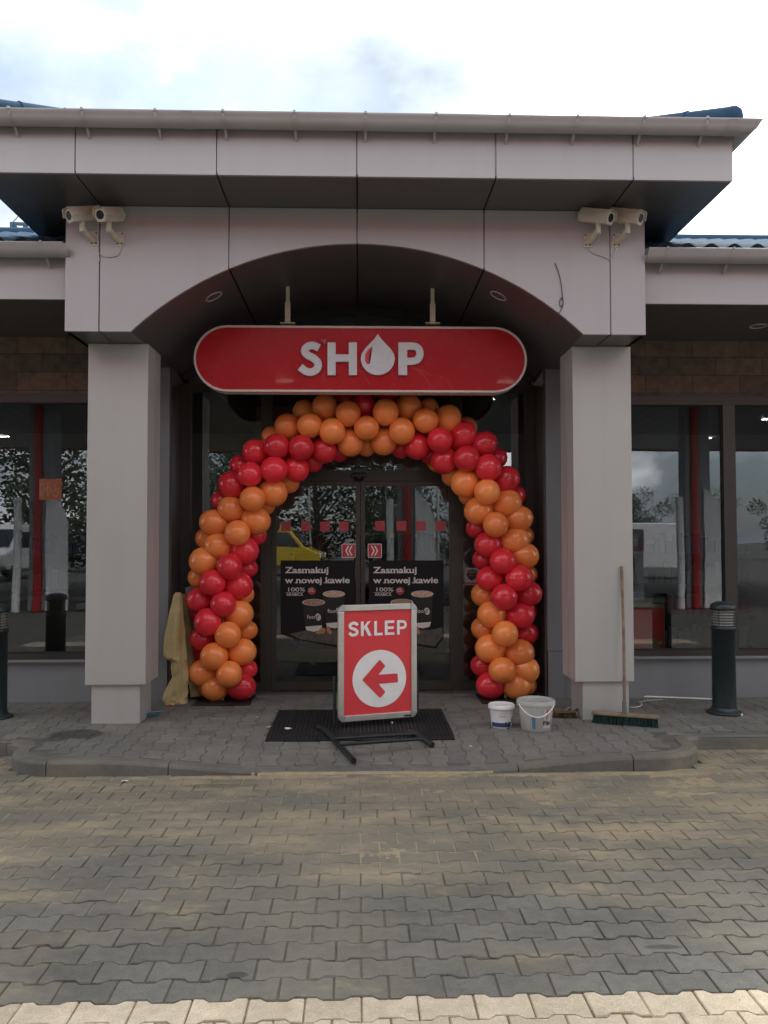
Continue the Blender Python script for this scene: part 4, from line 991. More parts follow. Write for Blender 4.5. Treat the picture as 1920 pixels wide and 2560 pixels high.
def cockle(mb, amp_off):   # let the print follow the sheet's cockles
    inv = Bm.inverted(); out = []
    for v in mb.v:
        q_ = inv @ Vector(v); x, y = q_.x, q_.y
        low = max(0, 1-((x-.50)**2*9+(y-.17)**2*30)); i_ = (x-fw)/(BW-2*fw); j_ = (y-fw)/(BH-2*fw); e = min(i_, 1-i_)*min(j_, 1-j_)*14
        q_.z += min(1, max(0, e))*(.0014*noise.noise(Vector((x*7, y*5, 0)))+.0022*low*math.sin((x*1.2+y*2.2)*17)); out.append(tuple(Bm @ q_))
    mb.v = out; return mb
def dense(poly, z, M_):
    bm = flat(poly, z); bmesh.ops.subdivide_edges(bm, edges=bm.edges[:], cuts=6, use_grid_fill=True); bmesh.ops.triangulate(bm, faces=bm.faces[:]); return MB().bm(bm, M_)
cockle(dense(circ, .0024, Bm), 0).build('arrow_disc', paper_w, sh_, world=True)
def arc_pts(c, a, b_, r):   # rounded corner at c between neighbours a and b
    c, a, b_ = Vector(c), Vector(a), Vector(b_); p0 = c+(a-c).normalized()*r; p1 = c+(b_-c).normalized()*r
    return [tuple(p0.lerp(c, t_).lerp(c.lerp(p1, t_), t_)) for t_ in (0, .25, .5, .75, 1)]
ap = [(783, 652), (912, 503), (955, 548), (904, 612), (1045, 601), (1048, 666), (904, 679), (955, 738), (914, 782)]
ap = [(lx_(x), ly_(x, y)) for x, y in ap]; rp = []
for i, c in enumerate(ap): rp += arc_pts(c, ap[i-1], ap[(i+1) % len(ap)], .012 if i not in (3, 6) else .003)
cockle(dense(rp, .0046, Bm), 0).build('arrow', poster_red, sh_, world=True)
GL = Bm @ Matrix(((1, 0, 0, 0), (0, 0, 1, 0), (0, -1, 0, 0), (0, 0, 0, 1)))
m_ = MB(); h_ = .117; w_ = .0235; lx0 = .086; cw_ = .085; gap = .0205; zb_ = BH*.728; Yp = -.0036
def rib(pts, k=0): m_.add(*ribbon(pts, w_, Yp-.0002*k, .0008), False, GL)
def bx_(x0, z0, x1, z1, k=0): m_.prism([(x0, z0), (x1, z0), (x1, z1), (x0, z1)], Yp-.0008-.0002*k, Yp, M=GL)
X = lx0; P_ = lambda u, v: (X+u*cw_, zb_+v*h_)
rib([P_(.90, .74), P_(.80, .855), P_(.58, .905), P_(.32, .875), P_(.16, .76), P_(.20, .62), P_(.45, .53), P_(.74, .44), P_(.88, .30), P_(.80, .16), P_(.55, .095), P_(.28, .12), P_(.12, .27)])
X += cw_+gap; bx_(X, zb_, X+w_, zb_+h_); m_.prism([P_(.27, .38), P_(.40, .52), P_(1.0, 1.0), P_(.67, 1.0), P_(.27, .62)][::1], Yp-.001, Yp, M=GL); m_.prism([P_(.38, .52), P_(.60, .70), P_(1.08, 0), P_(.74, 0)], Yp-.0012, Yp, M=GL)
X += cw_+gap*1.35; bx_(X, zb_, X+w_, zb_+h_); bx_(X+w_, zb_, X+cw_*.86, zb_+w_*.86)
X += cw_*.86+gap*.9
bx_(X, zb_, X+w_, zb_+h_)
for zz in (0, .5*(h_-w_*.86), h_-w_*.86): bx_(X+w_, zb_+zz, X+cw_*(.97 if zz != .5*(h_-w_*.86) else .9), zb_+zz+w_*.86)
X += cw_+gap; bx_(X, zb_, X+w_, zb_+h_)
m_.add(*ribbon([P_(.27, .90), P_(.58, .90), P_(.80, .84), P_(.87, .68), P_(.80, .52), P_(.58, .46), P_(.27, .46)], w_*.9, Yp-.0002, .0008), False, GL)
m_.build('lettering', paper_w, sh_, world=True)
bb(MB(), BW-.115, .008, BW-.055, .022, .0142, .015).build('maker_plate', black_pl, AB, world=True)
# tube stand
tubem = mat('stand_black', (.016, .022, .021), .45, .2, var=.3, vscale=20)
def footz(p): return platz(p.x, p.y)+.024
for (ru, rv, fu, fv) in ((817, 1826, 885, 1903), (1036, 1830, 1081, 1876)):
    f_ = PZ(fu, fv-8, -.03); r_ = PZ(ru, rv, .04); f_.z = footz(f_)+.002; r_.z = .03; d = (r_-f_); e_ = r_+d*.35; e_.z = .024
    m_ = MB().tube([f_, r_, e_], .021, n=14, cap=False); dn = (f_-r_).normalized(); m_.tube([f_-dn*.004, f_-dn*.02], [.0175, .0175], n=14); m_.build('leg', tubem, AB, world=True)
def bp_(x, y, z): return Bm @ Vector((x, y, z))
m_ = MB()
for x in (-.018, BW+.018): 
    top = bp_(x, .36, -.03); bot = bp_(x, 0, -.03); bot.z = .045; m_.tube([top, bot], .013, n=10)
m_.tube([bp_(-.018, .30, -.03), bp_(BW+.018, .30, -.03)], .011, n=8)
m_.build('upright', tubem, AB, world=True)
for (u0, v0, u1, v1) in ((836, 1847, 1043, 1834), (849, 1861, 1055, 1847)):
    a2, b2 = PZ(u0, v0, .035), PZ(u1, v1, .035); MB().tube([a2, b2], .013, n=10).build('crossbar', tubem, AB, world=True)
# -- door mat: rubber ring mat (rows of slotted holes)
MX0, MX1, MY0, MY1 = -.705, .728, -.585, .470
m_ = MB(); nx, ny = 44, 32; gx, gy = (MX1-MX0-.04)/nx, (MY1-MY0-.04)/ny
tz = lambda x, y: platz(x, y)+.012
def mbox(m_, x0, y0, x1, y1, h0, h1):
    vs = [(x, y, platz(x, y)+h) for h in (h0, h1) for x, y in ((x0, y0), (x1, y0), (x1, y1), (x0, y1))]
    m_.add(vs, [(4, 5, 6, 7), (0, 1, 5, 4), (1, 2, 6, 5), (2, 3, 7, 6), (3, 0, 4, 7)])
for i in range(nx+1): 
    x = MX0+.02+i*gx
    for s0_, s1_ in ((MY0, -.3), (-.3, .0), (.0, MY1)): mbox(m_, x-.006, s0_, x+.006, s1_, .0, .0145)
for j in range(ny+1):
    y = MY0+.02+j*gy; mbox(m_, MX0, y-.005, MX1, y+.005, .0, .0125)
for (x0, y0, x1, y1) in ((MX0, MY0, MX1, MY0+.018), (MX0, MY1-.018, MX1, MY1), (MX0, MY0, MX0+.018, MY1), (MX1-.018, MY0, MX1, MY1)):
    mbox(m_, x0, y0, x1, y1, 0, .0105)
rub = mat('rubber', (.016, .016, .017), .6, var=.4, vscale=40); tag(m_.build('door_mat', rub), 'large black rubber ring mat before the doors, under the SKLEP sign', 'door mat')
sheet(MX0+.01, MX1-.01, MY0+.01, MY1-.01, 10, 10, lambda x, y: platz(x, y)+.0045).build('dirt_under_mat', mat('mat_dirt', (.045, .042, .038), .95, var=.5, vscale=25), kind='structure')
def scrap(u, v, sx_, sy_, m_, label, cat, z=.016, seed=0, grp=None, col=None, name='paper_scrap'):
    rnd = random.Random(seed); c = PZ(u, v, z); n = 9; mb = MB()
    rim_ = [(c.x+sx_*math.cos(2*math.pi*i/n)*rnd.uniform(.55, 1), c.y+sy_*math.sin(2*math.pi*i/n)*rnd.uniform(.5, 1), c.z+rnd.uniform(.001, .012)) for i in range(n)]
    mb.add([tuple(c+Vector((0, 0, .006)))]+rim_, [(0, 1+i, 1+(i+1) % n) for i in range(n)]); mb.add([(p[0], p[1], p[2]-.0012) for p in [tuple(c+Vector((0, 0, .006)))]+rim_], [(0, 1+(i+1) % n, 1+i) for i in range(n)])
    return tag(mb.build(name, m_), label, cat, grp)
scrap(721, 1823, .045, .05, white_pl, 'torn white paper scrap on the left half of the rubber mat', 'litter', z=.016, seed=3, grp='scraps lying on the mat and paving')
scrap(673, 1819, .024, .02, white_pl, 'tiny white paper scrap at the left edge of the rubber mat', 'litter', z=.016, seed=4, grp='scraps lying on the mat and paving')
scrap(979, 1808, .016, .02, white_pl, 'small round white scrap on the mat beneath the SKLEP sign', 'litter', z=.016, seed=5, grp='scraps lying on the mat and paving')
scrap(1177, 1867, .018, .022, cream_paint, 'small pale pebble-like scrap on the paving below the white tub', 'litter', z=platz(1.0, -.6)+.001, seed=6, grp='scraps lying on the mat and paving')
scrap(311, 1954, .038, .022, white_pl, 'crumpled white scrap on the road below the left kerb', 'litter', z=ROADZ+.003, seed=8, grp='scraps lying on the mat and paving')
scrap(643, 1794, .014, .012, white_pl, 'tiny white chip on the paving left of the mat', 'litter', z=.002, seed=9, grp='scraps lying on the mat and paving')
# -- buckets
B1 = PZ(1254, 1817, 0); B1.z = 0
T1 = empty('paint_tub', B1, 'small white plastic tub with lid and blue printed label', 'tub', 'tubs on the paving by the right balloons')
MB().lathe([(0, .001), (.076, .001), (.080, .006), (.094, .155), (.094, .162)], 40).build('body', white_pl, T1)
MB().lathe([(.094, .150), (.106, .150), (.108, .158), (.106, .180), (.100, .186), (.094, .181), (.03, .179), (0, .179)], 40).build('lid', white_pl, T1)
def wrap(mb, a0_, a1_, z0_, z1_, off, poly=None, n=16, r=lambda z: .080+(z-.006)/.149*.014):
    vs = []
    for i in range(n+1):
        a_ = R(a0_+(a1_-a0_)*i/n)
        for z in (z0_, z1_): q_ = r(z)+off; vs.append((q_*math.cos(a_), q_*math.sin(a_), z))
    return mb.add(vs, [(2*i, 2*i+2, 2*i+3, 2*i+1) for i in range(n)], True)
lab_ = wrap(MB(), 190, 350, .012, .145, .0008).build('label', mat('label_white', (.66, .66, .66), .5), T1)
wrap(MB(), 195, 318, .013, .048, .0014).build('blue_band', mat('label_blue', (.03, .045, .16), .5), lab_)
def wraptext(s, a_c, z, size, bold, m_, par, r, off=.002, fit=None, name='label_lettering', rotz=0):
    t_ = MB(); text(t_, s, size, Matrix.Rotation(rotz, 4, 'Z'), bold=bold, fit=None); xs_ = [v[0] for v in t_.v]
    t_.v = [((r(z+v[1])+off)*math.cos(R(a_c)+v[0]/r(z)), (r(z+v[1])+off)*math.sin(R(a_c)+v[0]/r(z)), z+v[1]) for v in t_.v]
    return t_.build(name, m_, par)
r1 = lambda z: .080+(z-.006)/.149*.014
blk = mat('print_black', (.012, .012, .012), .5); redp = mat('print_red', (.35, .03, .03), .5); greyp = mat('print_grey', (.2, .2, .2), .5)
wraptext('ŚNI', 322, .022, .062, .03, blk, lab_, r1, rotz=R(35)); wraptext('ZAPRAWA', 268, .095, .013, .02, redp, lab_, r1); wraptext('gotowa masa do ścian', 268, .118, .009, .01, greyp, lab_, r1)
B2 = PZ(1340, 1823, 0); B2.z = 0
clearp = mat('clear_plastic', (.70, .70, .67), .25, trans=.55, var=.05); clearp.node_tree.nodes['Principled BSDF'].inputs['IOR'].default_value = 1.15
T2 = empty('plastic_bucket', B2, 'larger see-through plastic bucket with a hanging handle', 'bucket', 'tubs on the paving by the right balloons')
MB().lathe([(0, .001), (.112, .001), (.116, .006), (.138, .205), (.138, .218), (.146, .222), (.150, .232), (.146, .238), (.138, .236), (.133, .222), (.112, .010), (0, .009)], 44).build('body', clearp, T2)
MB().lathe([(.150, .196), (.153, .198), (.153, .2300), (.150, .231)], 44).build('rim_band', clearp, T2)
pts = [(.153*math.cos(w), .153*math.sin(w)*1.0, .21-.085*math.sin(w0)) for w, w0 in [(R(200+125*i/16), math.pi*i/16) for i in range(17)]]
MB().tube(pts, .005, n=8).build('handle', white_pl, T2)
r2_ = lambda z: .116+(z-.006)/.199*.022
l2 = wrap(MB(), 285, 318, .03, .185, .0012, r=r2_).build('label', mat('label_pale', (.45, .44, .43), .5), T2)
wrap(MB(), 296, 301, .10, .18, .002, r=r2_).build('red_stripe', redp, l2); wrap(MB(), 305, 309, .10, .18, .002, r=r2_).build('red_stripe', mat('print_salmon', (.45, .18, .14), .5), l2)
wrap(MB(), 244, 256, .03, .12, .0012, r=r2_).build('blue_label', mat('print_cyan', (.06, .18, .28), .5), T2)
wraptext('Fibi', 300, .055, .05, .03, blk, l2, r2_, off=.003)
# -- hand brush
hb = PZ(1412, 1794, 0)
HB = empty('hand_brush', (hb.x, hb.y, 0), 'short brown hand brush lying against the right column foot', 'brush')
bm_m = mat('bristle_brown', (.075, .05, .025), .9, var=.5, vscale=30)
def bristles(m_, x0, x1, y0, y1, z0, z1, n, rnd, spread=.02, r=.0016):
    for i in range(n):
        x = rnd.uniform(x0, x1); y = rnd.uniform(y0, y1); dx = rnd.gauss(0, spread); dy = rnd.gauss(0, spread)
        a_ = rnd.uniform(0, 6.28); c_, s2 = r*math.cos(a_), r*math.sin(a_)
        m_.add([(x-c_, y-s2, z1), (x+c_, y+s2, z1), (x+c_+dx, y+s2+dy, z0), (x-c_+dx, y-s2+dy, z0)], [(0, 1, 2, 3)])
rnd = random.Random(5); m_ = MB(); bristles(m_, -.085, .085, -.03, .03, 0.002, .045, 900, rnd, .012, .0022); m_.build('bristles', bm_m, HB)
MB().box((-.09, -.03, .042), (.09, .03, .056), bev=.005).tube([(.08, .01, .05), (.13, .07, .055), (.15, .14, .06)], [.012, .011, .013], n=8).build('handle', mat('brush_wood', (.13, .075, .035), .7, var=.3, vscale=20), HB)
# -- broom leaning on the right column
b0_, b1_ = PZ(1480, 1806, 0), PZ(1648, 1819, 0); bc = (b0_+b1_)/2; bw = (b1_-b0_).length; bang = math.atan2(b1_.y-b0_.y, b1_.x-b0_.x)
BR = empty('broom', (bc.x, bc.y, 0), 'wide green-bristled broom with a long wooden handle leaning on the right column', 'broom', rz=bang)
rnd = random.Random(9); m_ = MB(); green = mat('bristle_green', (.012, .045, .038), .8, var=.5, vscale=30)
for i in range(27):
    for j in range(4):
        x = -bw/2+.02+(bw-.04)*i/26; y = -.025+.05*j/3; bristles(m_, x-.006, x+.006, y-.004, y+.004, .002, .072, 22, rnd, .006, .0016)
m_.build('bristles', green, BR)
woodm = mat('broom_wood', (.23, .17, .11), .75, var=.4, vscale=14)
MB().box((-bw/2, -.036, .070), (bw/2, .036, .094), bev=.006).build('broom_head', woodm, BR)
tipw = P(1554, 1416, -.012); hw = PZ(1563, 1778, .10); hw = Vector((hw.x, hw.y, .10)); hw = BR.matrix_basis @ Vector(((BR.matrix_basis.inverted() @ hw).x, .0, .10))
MB().tube([hw-Vector((0, 0, .015)), hw.lerp(tipw, .5)+Vector((.006, 0, 0)), tipw], [.0125, .012, .012], n=12).build('handle', mat('handle_wood', (.19, .125, .085), .6, var=.45, vscale=7), BR, world=True)
MB().tube([hw-Vector((0, 0, .02)), hw.lerp(tipw, .075)], [.02, .0165], n=12).build('socket', mat('socket_grey', (.10, .12, .11), .5), BR, world=True)
# -- bollards
def bollard(x, y, label):
    o = empty('bollard_light', (x, y, 0), label, 'bollard', 'bollard lamps beside the entrance')
    MB().lathe([(0, .0), (.148, .0), (.148, .018), (.14, .024), (.112, .028), (.108, .05), (0.102, .055)], 40).build('base', bollardmat, o)
    MB().lathe([(.100, .05), (.095, .72), (.101, .722), (.104, .735), (.104, .750), (.098, .754), (.07, .754)], 40).build('post', bollardmat, o)
    m_ = MB()
    MB().lathe([(.070, .752), (.070, .90)], 32).build('lens', mat('bollard_lens', (.22, .21, .19), .25, coat=.5), o)
    for k in range(6):
        z = .762+k*.0235; m_.lathe([(.068, z+.012), (.096, z), (.098, z+.003), (.07, z+.016)], 36)
    m_.build('louvre', mat('louvre_grey', (.20, .19, .175), .4), o)
    MB().lathe([(.07, .895), (.106, .897), (.109, .905), (.108, .925), (.095, .945), (.06, .962), (0, .968)], 40).build('cap', bollardmat, o)
    for k in range(4): a_ = R(45+90*k); MB().box((.092*math.cos(a_)-.004, .092*math.sin(a_)-.004, .752), (.092*math.cos(a_)+.004, .092*math.sin(a_)+.004, .90)).build('rib', bollardmat, o)
rb_ = PZ(1811, 1783, 0); lb_ = PZ(-14, 1795, 0)
bollard(rb_.x, rb_.y, 'dark bollard lamp with louvred head standing before the right window'); bollard(lb_.x, lb_.y, 'dark bollard lamp cut by the left edge of the photo')
# -- rods and cable bits on the right
def rod(pts, r, m_, name, lab, cat, grp=None): return tag(MB().tube([PZ(u, v, r+.001+(q[0] if q else 0)) for u, v, *q in pts], r, n=8).build(name, m_), lab, cat, grp)
rod([(1602, 1741), (1784, 1748)], .009, white_pl, 'plastic_pipe', 'long thin white pipe lying along the right plinth wall', 'pipe')
rod([(1575, 1768), (1590, 1768), (1601, 1765), (1605, 1761), (1603, 1758)], .004, white_pl, 'cable_offcut', 'short white cable offcut curling out beside the right column foot', 'cable')
rod([(1597, 1756), (1615, 1752), (1640, 1750), (1657, 1750)], .007, mat('grey_hose', (.28, .28, .27), .6), 'grey_offcut', 'grey strip of conduit lying below the thin white pipe', 'conduit')
rod([(1836, 1768), (1847, 1778), (1855, 1787)], .010, white_pl, 'pipe_offcut', 'stub of white pipe poking out right of the bollard foot', 'pipe')
rod([(1410, 1778), (1426, 1768)], .006, white_pl, 'white_stick', 'small white stick beyond the brown brush at the right column', 'stick')
# blue tool by the left column
p = PZ(382, 1792, 0)
BT = empty('staple_gun', (p.x, p.y, 0), 'small dark blue hand tool lying right of the left column foot', 'tool', rz=R(25))
MB().box((-.07, -.014, .002), (.05, .014, .034), bev=.005).build('body', mat('tool_blue', (.03, .07, .10), .4), BT)
MB().box((-.03, -.010, .036), (.09, .010, .046), bev=.003).build('lever', mat('tool_steel', (.22, .25, .27), .35, .8), BT)
# -- yellow sheet hung over a roll, and the roll and white board behind it
yc = mat('yellow_fabric', (.40, .30, .13), .6, var=.12, vscale=9, bump=.25, bscale=18, sss=.0)
def loft(rings, m_, name, **kw):
    n = len(rings[0]); vs = [p for r_ in rings for p in r_]
    mb = MB().add(vs, [(a*n+i, a*n+(i+1) % n, (a+1)*n+(i+1) % n, (a+1)*n+i) for a in range(len(rings)-1) for i in range(n)], True)
    mb.add(rings[0], [tuple(range(n))]).add(rings[-1], [tuple(range(n))[::-1]])
    return mb.build(name, m_, **kw)
cl = [(446, 1481, 7), (445, 1487, 10), (443, 1510, 13), (440, 1545, 17), (438, 1580, 20), (437, 1620, 22), (438, 1642, 23), (447, 1650, 16), (449, 1670, 17), (452, 1690, 17), (447, 1705, 20), (442, 1720, 22), (439, 1735, 25), (438, 1748, 27), (437, 1758, 25), (434, 1764, 14)]
fine_ = []
for i in range(len(cl)-1):
    for j in range(5): q_ = j/5; fine_.append((i+q_,)+tuple(a_+(b2_-a_)*q_ for a_, b2_ in zip(cl[i], cl[i+1])))
fine_.append((len(cl)-1,)+cl[-1]); rings = []
for k, u, v, w in fine_:
    y = .90-.004*k if k < 9 else .864-.006*(k-9); c = P(u, v, y); hw_ = w*(y+6.9)/F; ring = []
    for i in range(72):
        a_ = 2*math.pi*i/72; ca, sa = math.cos(a_), math.sin(a_); n1_ = noise.noise(Vector((ca*1.6, sa*1.6, k*.45))); n2_ = 1-abs(noise.noise(Vector((ca*3.4+5, sa*3.4, k*.8))))*2
        f_ = 1+.16*math.sin(a_*4+k*.2+2*n1_)*min(1, k/4)+.16*n1_+.13*n2_*min(1, k/6)
        ring.append((c.x+hw_*math.cos(a_)*f_, c.y+.075*math.sin(a_)*f_*min(1, .3+k/6), max(.004, c.z+.012*math.sin(a_*3+k*.8)*min(1, k/5))))
    rings.append(ring)
YC = loft(rings, yc, 'yellow_sheet'); tag(YC, 'yellow sheet hanging in folds down to the paving left of the balloons', 'fabric sheet')
ta, tb = P(459, 1486, 1.22), P(490, 1743, 1.02); tb.z = .03
MB().tube([ta, tb], [.038, .052], n=22).tube([tb+Vector((0, 0, .0)), tb.lerp(ta, .01)], .03, n=16).build('fabric_roll', mat('fabric_roll_yellow', (.33, .235, .10), .65, var=.15, vscale=5, bump=.2, bscale=12), label='upright roll of yellow fabric leaning between the sheet and the balloons', cat='fabric roll')
bd_ = MB(); a, b_, c_, d_ = P(463, 1470, 1.34), P(500, 1455, 1.34), P(520, 1730, 1.12), P(492, 1730, 1.12)
pts = [a, b_, c_, d_]; bd_.add([tuple(p) for p in pts]+[tuple(p+Vector((0, .02, 0))) for p in pts], [(0, 1, 2, 3), (7, 6, 5, 4), (0, 4, 5, 1), (1, 5, 6, 2), (2, 6, 7, 3), (3, 7, 4, 0)])
bd_.build('foam_board', mat('foam_board', (.48, .47, .47), .7, var=.06, vscale=5), label='white board leaning behind the left leg of the balloon arch', cat='board')
scrap(424, 1765, .045, .03, mat('red_scrap', (.35, .03, .02), .5), 'flat red scrap under the foot of the yellow sheet', 'litter', z=.002, seed=12, name='red_scrap')

# ================================================================= INSIDE THE SHOP
def freezer():
    a, b_ = P(1560, 1640, 1.02), P(1662, 1500, 1.02)
    o = empty('display_freezer', ((a.x+b_.x)/2, 1.02, 0), 'chest freezer with a red front picture inside the right window', 'freezer')
    w = (b_.x-a.x); z1 = b_.z; body = mat('freezer_body', (.30, .36, .32), .4)
    MB().box((-w/2-.2, 0, .02), (w/2, .7, z1-.03), bev=.01).build('cabinet', body, o)
    MB().box((-w/2-.21, -.01, z1-.0295), (w/2+.01, .71, z1+.03), bev=.008).build('lid', mat('freezer_lid', (.14, .17, .15), .3), o)
    MB().box((-w/2-.1, -.006, .3), (w/2-.014, -.0005, z1-.07), bev=.002).build('red_panel', mat('freezer_red', (.70, .05, .055), .5), o)
    m_ = MB(); rnd = random.Random(2)
    for i in range(9):
        cx = rnd.uniform(-.02, w/2-.07); cz = .36+rnd.uniform(0, .17); m_.lathe([(0, .010), (.03, .008), (.045, .002), (.048, 0)], 12, M=Matrix.Translation((cx, -.007-.0006*i, cz)) @ Matrix.Rotation(R(90), 4, 'X') @ Matrix.Rotation(i, 4, 'Z') @ Matrix.Diagonal((1, .65, 1, 1)))
    m_.build('food_print', mat('food_print', (.42, .30, .20), .6, var=.6, vscale=40), o)
freezer()
dk = mat('shelf_dark', (.05, .05, .052), .6); goods = [mat('goods_%s' % n, c, .5) for n, c in (('blue', (.03, .05, .12)), ('ochre', (.18, .12, .05)), ('grey', (.14, .14, .14)), ('red', (.16, .02, .02)), ('green', (.02, .07, .03)))]
def shelf(x, y, rz, label, w=1.6, h=1.45):
    o = empty('shelf_rack', (x, y, .004), label, 'shelf', 'shelf racks inside the shop', rz=rz)
    MB().box((-w/2, .2, 0), (w/2, .24, h)).build('back_board', dk, o)
    for k in range(4):
        z = .1+k*(h-.25)/3; MB().box((-w/2, -.2, z), (w/2, .199, z+.03)).build('shelf', dk, o)
        for gi in range(2):
            gm_ = MB(); rnd = random.Random(k*3+gi+int(x*10)); xx = -w/2+.02+gi*w/2
            while xx < -w/2+(gi+1)*w/2-.12:
                ww = rnd.uniform(.05, .11); hh = rnd.uniform(.14, .3); gm_.box((xx, -.16, z+.031), (xx+ww, .1, z+.03+hh)); xx += ww+.01
            gm_.build('goods', goods[(k+gi*2) % 5], o, kind='stuff')
shelf(-4.4, 3.4, .2, 'dark shelf rack behind the left window', 2.4); shelf(3.9, 4.0, -.3, 'dark shelf rack behind the right window', 2.4); shelf(.2, 4.4, 0, 'dark shelf rack straight behind the sliding doors', 2.2)
def counter():
    o = empty('shop_counter', (-3.6, 2.1, .004), 'long dark counter standing inside the left window', 'counter')
    MB().box((-1.6, -.3, 0), (1.6, .3, .88)).build('cabinet', mat('counter_dark', (.06, .058, .055), .5, var=.2), o); MB().box((-1.65, -.35, .8805), (1.65, .35, .93), bev=.006).build('top', mat('counter_top', (.09, .09, .095), .3), o)
counter()
for i, (x, y) in enumerate(((-3.0, 3.2), (3.0, 3.2), (0.3, 5.0), (-5.6, 3.4), (5.6, 3.4))):  # unseen lamps added to give the dark interior a little brightness
    zc_ = 3.418 if abs(x) > 1.9 else 3.898
    L_ = tag(MB().box((x-.3, y-.06, zc_-.03), (x+.3, y+.06, zc_)).build('added_strip_light', mat('added_strip_lamp', (.8, .8, .75), .5, emis=(1, .95, .85), estr=1.2)), ['left inner', 'right inner', 'middle', 'far left', 'far right'][i]+' strip lamp added on the shop ceiling', 'ceiling lamp', 'strip lamps added inside the shop')

# ================================================================= BEHIND THE LEFT WING: steel frame and chimney
steel = mat('blue_steel', (.05, .10, .17), .5, .3)
def at6(u, v, y=4.2): return P(u, v, y)
GFm = MB(); 
def bar(u0, v0, u1, v1, r=.028, y=4.2, y2=None): GFm.tube([at6(u0, v0, y), at6(u1, v1, y2 or y)], r, n=4, smooth=False)
bar(30, 600, 30, 556, .03); bar(28, 559, 78, 561, .026); bar(33, 562, 58, 583, .022); bar(62, 560, 56, 580, .014); bar(60, 561, 84, 583, .02); bar(63, 545, 66, 565, .016); bar(32, 556, 46, 540, .006); bar(52, 583, 80, 584, .018); bar(70, 557, 96, 580, .02, 4.2, 4.6)
bar(34, 600, 34, 574, .026); bar(78, 600, 78, 560, .022, 4.3); bar(92, 600, 92, 574, .022, 4.6)
tag(GFm.build('steel_frame', steel), 'blue steel lattice frame rising over the left wing roof', 'steel frame')
a, b_ = P(-60, 640, 4.6), P(27, 575, 4.6); tag(MB().box((a.x, 4.6, a.z), (b_.x, 5.2, b_.z), bev=.01).build('roof_box', mat('pale_render', (.55, .47, .36), .8, var=.1)), 'pale rendered box on the roof at the left edge', 'roof housing')
a, b_ = P(64, 640, 4.8), P(101, 577, 4.8); tag(MB().box((a.x, 4.8, a.z), (b_.x, 5.3, b_.z), bev=.01).build('vent_box', mat('vent_brown', (.16, .15, .12), .7, var=.2)), 'small brownish box behind the blue steel frame', 'vent box')

# ================================================================= THE FORECOURT BEHIND THE CAMERA (mirrored in the glass)
canm = mat('canopy_soffit', (.30, .31, .31), .5, .1)
CN = empty('fuel_canopy', (0, -12, ROADZ), 'wide fuel station canopy mirrored in the shop windows', 'canopy')
CY0, CY1, CZ = -20.5, -7.4, 4.75
m_ = MB(); xs = []
n = 300
vs = []
for i in range(n+1):
    x = -17+34*i/n; z = CZ+(.03 if i % 4 < 2 else 0); vs += [(x, CY0, z), (x, CY1, z)]
m_.add(vs, [(2*i, 2*i+1, 2*i+3, 2*i+2) for i in range(n)]); m_.build('soffit', canm, CN, world=True)
MB().box((-17.1, CY0-.1, CZ+.04), (17.1, CY1+.05, CZ+.9)).build('deck', mat('canopy_deck', (.45, .45, .45), .5), CN, world=True)
MB().box((-17.15, CY1+.051, CZ-.04), (17.15, CY1+.09, CZ+.92)).box((-17.15, CY0-.14, CZ-.04), (17.15, CY0-.101, CZ+.92)).build('red_fascia', mat('canopy_red', (.45, .03, .04), .4), CN, world=True)
wpaint = mat('white_paint', (.75, .75, .74), .4); rpaint = mat('red_paint', (.42, .016, .016), .35); gpaint = mat('grey_paint', (.22, .23, .25), .4)
for i, x in enumerate((-15, -7.3, 1.25, 8.0)):
    c_ = MB().box((x-.30, -10.85, ROADZ), (x+.30, -10.45, CZ), bev=.02).build('post', gpaint, CN, world=True)
    MB().tube([(x-.08, -10.42, ROADZ), (x-.08, -10.42, CZ)], .10, n=16).build('red_pipe', rpaint, c_, world=True)
    MB().tube([(x-.5, -10.30, ROADZ), (x-.5, -10.30, 2.5)], .09, n=12).build('white_pipe', wpaint, c_, world=True)
    MB().prism([(x+.12, ROADZ), (x+.62, ROADZ), (x+.62, 1.9), (x+.45, 2.4), (x+.12, 2.75)], -10.44, -10.38).build('white_panel', wpaint, c_, world=True)
lampm = mat('canopy_lamp', (.9, .9, .85), .5, emis=(1, .93, .78), estr=9)
for k, (x, y) in enumerate([(x, y) for y in (-9, -13, -17) for x in (-11, -5.5, -1.5, 3, 6, 11)]):
    MB().box((x-.16, y-.06, CZ-.03), (x+.16, y+.06, CZ-.005)).build('lamp', lampm, CN, world=True)
def pump(x, y, label):
    o = empty('fuel_pump', (x, y, ROADZ), label, 'fuel pump', 'fuel pumps under the canopy')
    MB().box((-.55, -.28, .15), (.55, .28, 1.35), bev=.03).build('cabinet', gpaint, o); MB().box((-.56, -.29, 1.3505), (.56, .29, 1.85), bev=.03).build('display_head', mat('pump_head', (.07, .075, .085), .4), o)
    MB().box((-.9, -.5, 0), (.9, .5, .1495), bev=.03).build('island', kerbmat, o); MB().box((-.4, .291, 1.45), (.4, .30, 1.75)).build('display', mat('pump_display', (.25, .27, .28), .3), o)
    for k in range(3): MB().tube([(-.3+.3*k, .3, 1.2), (-.3+.3*k, .38, .8), (-.2+.3*k, .34, .5), (-.35+.3*k, .3, .7)], .015, n=6).build('hose', black_pl, o)
for x, l_ in ((-5.6, 'left of the middle column'), (3.3, 'right of the middle column'), (6.2, 'beside the right column')): pump(x, -10.9, 'dark fuel pump on its island '+l_)
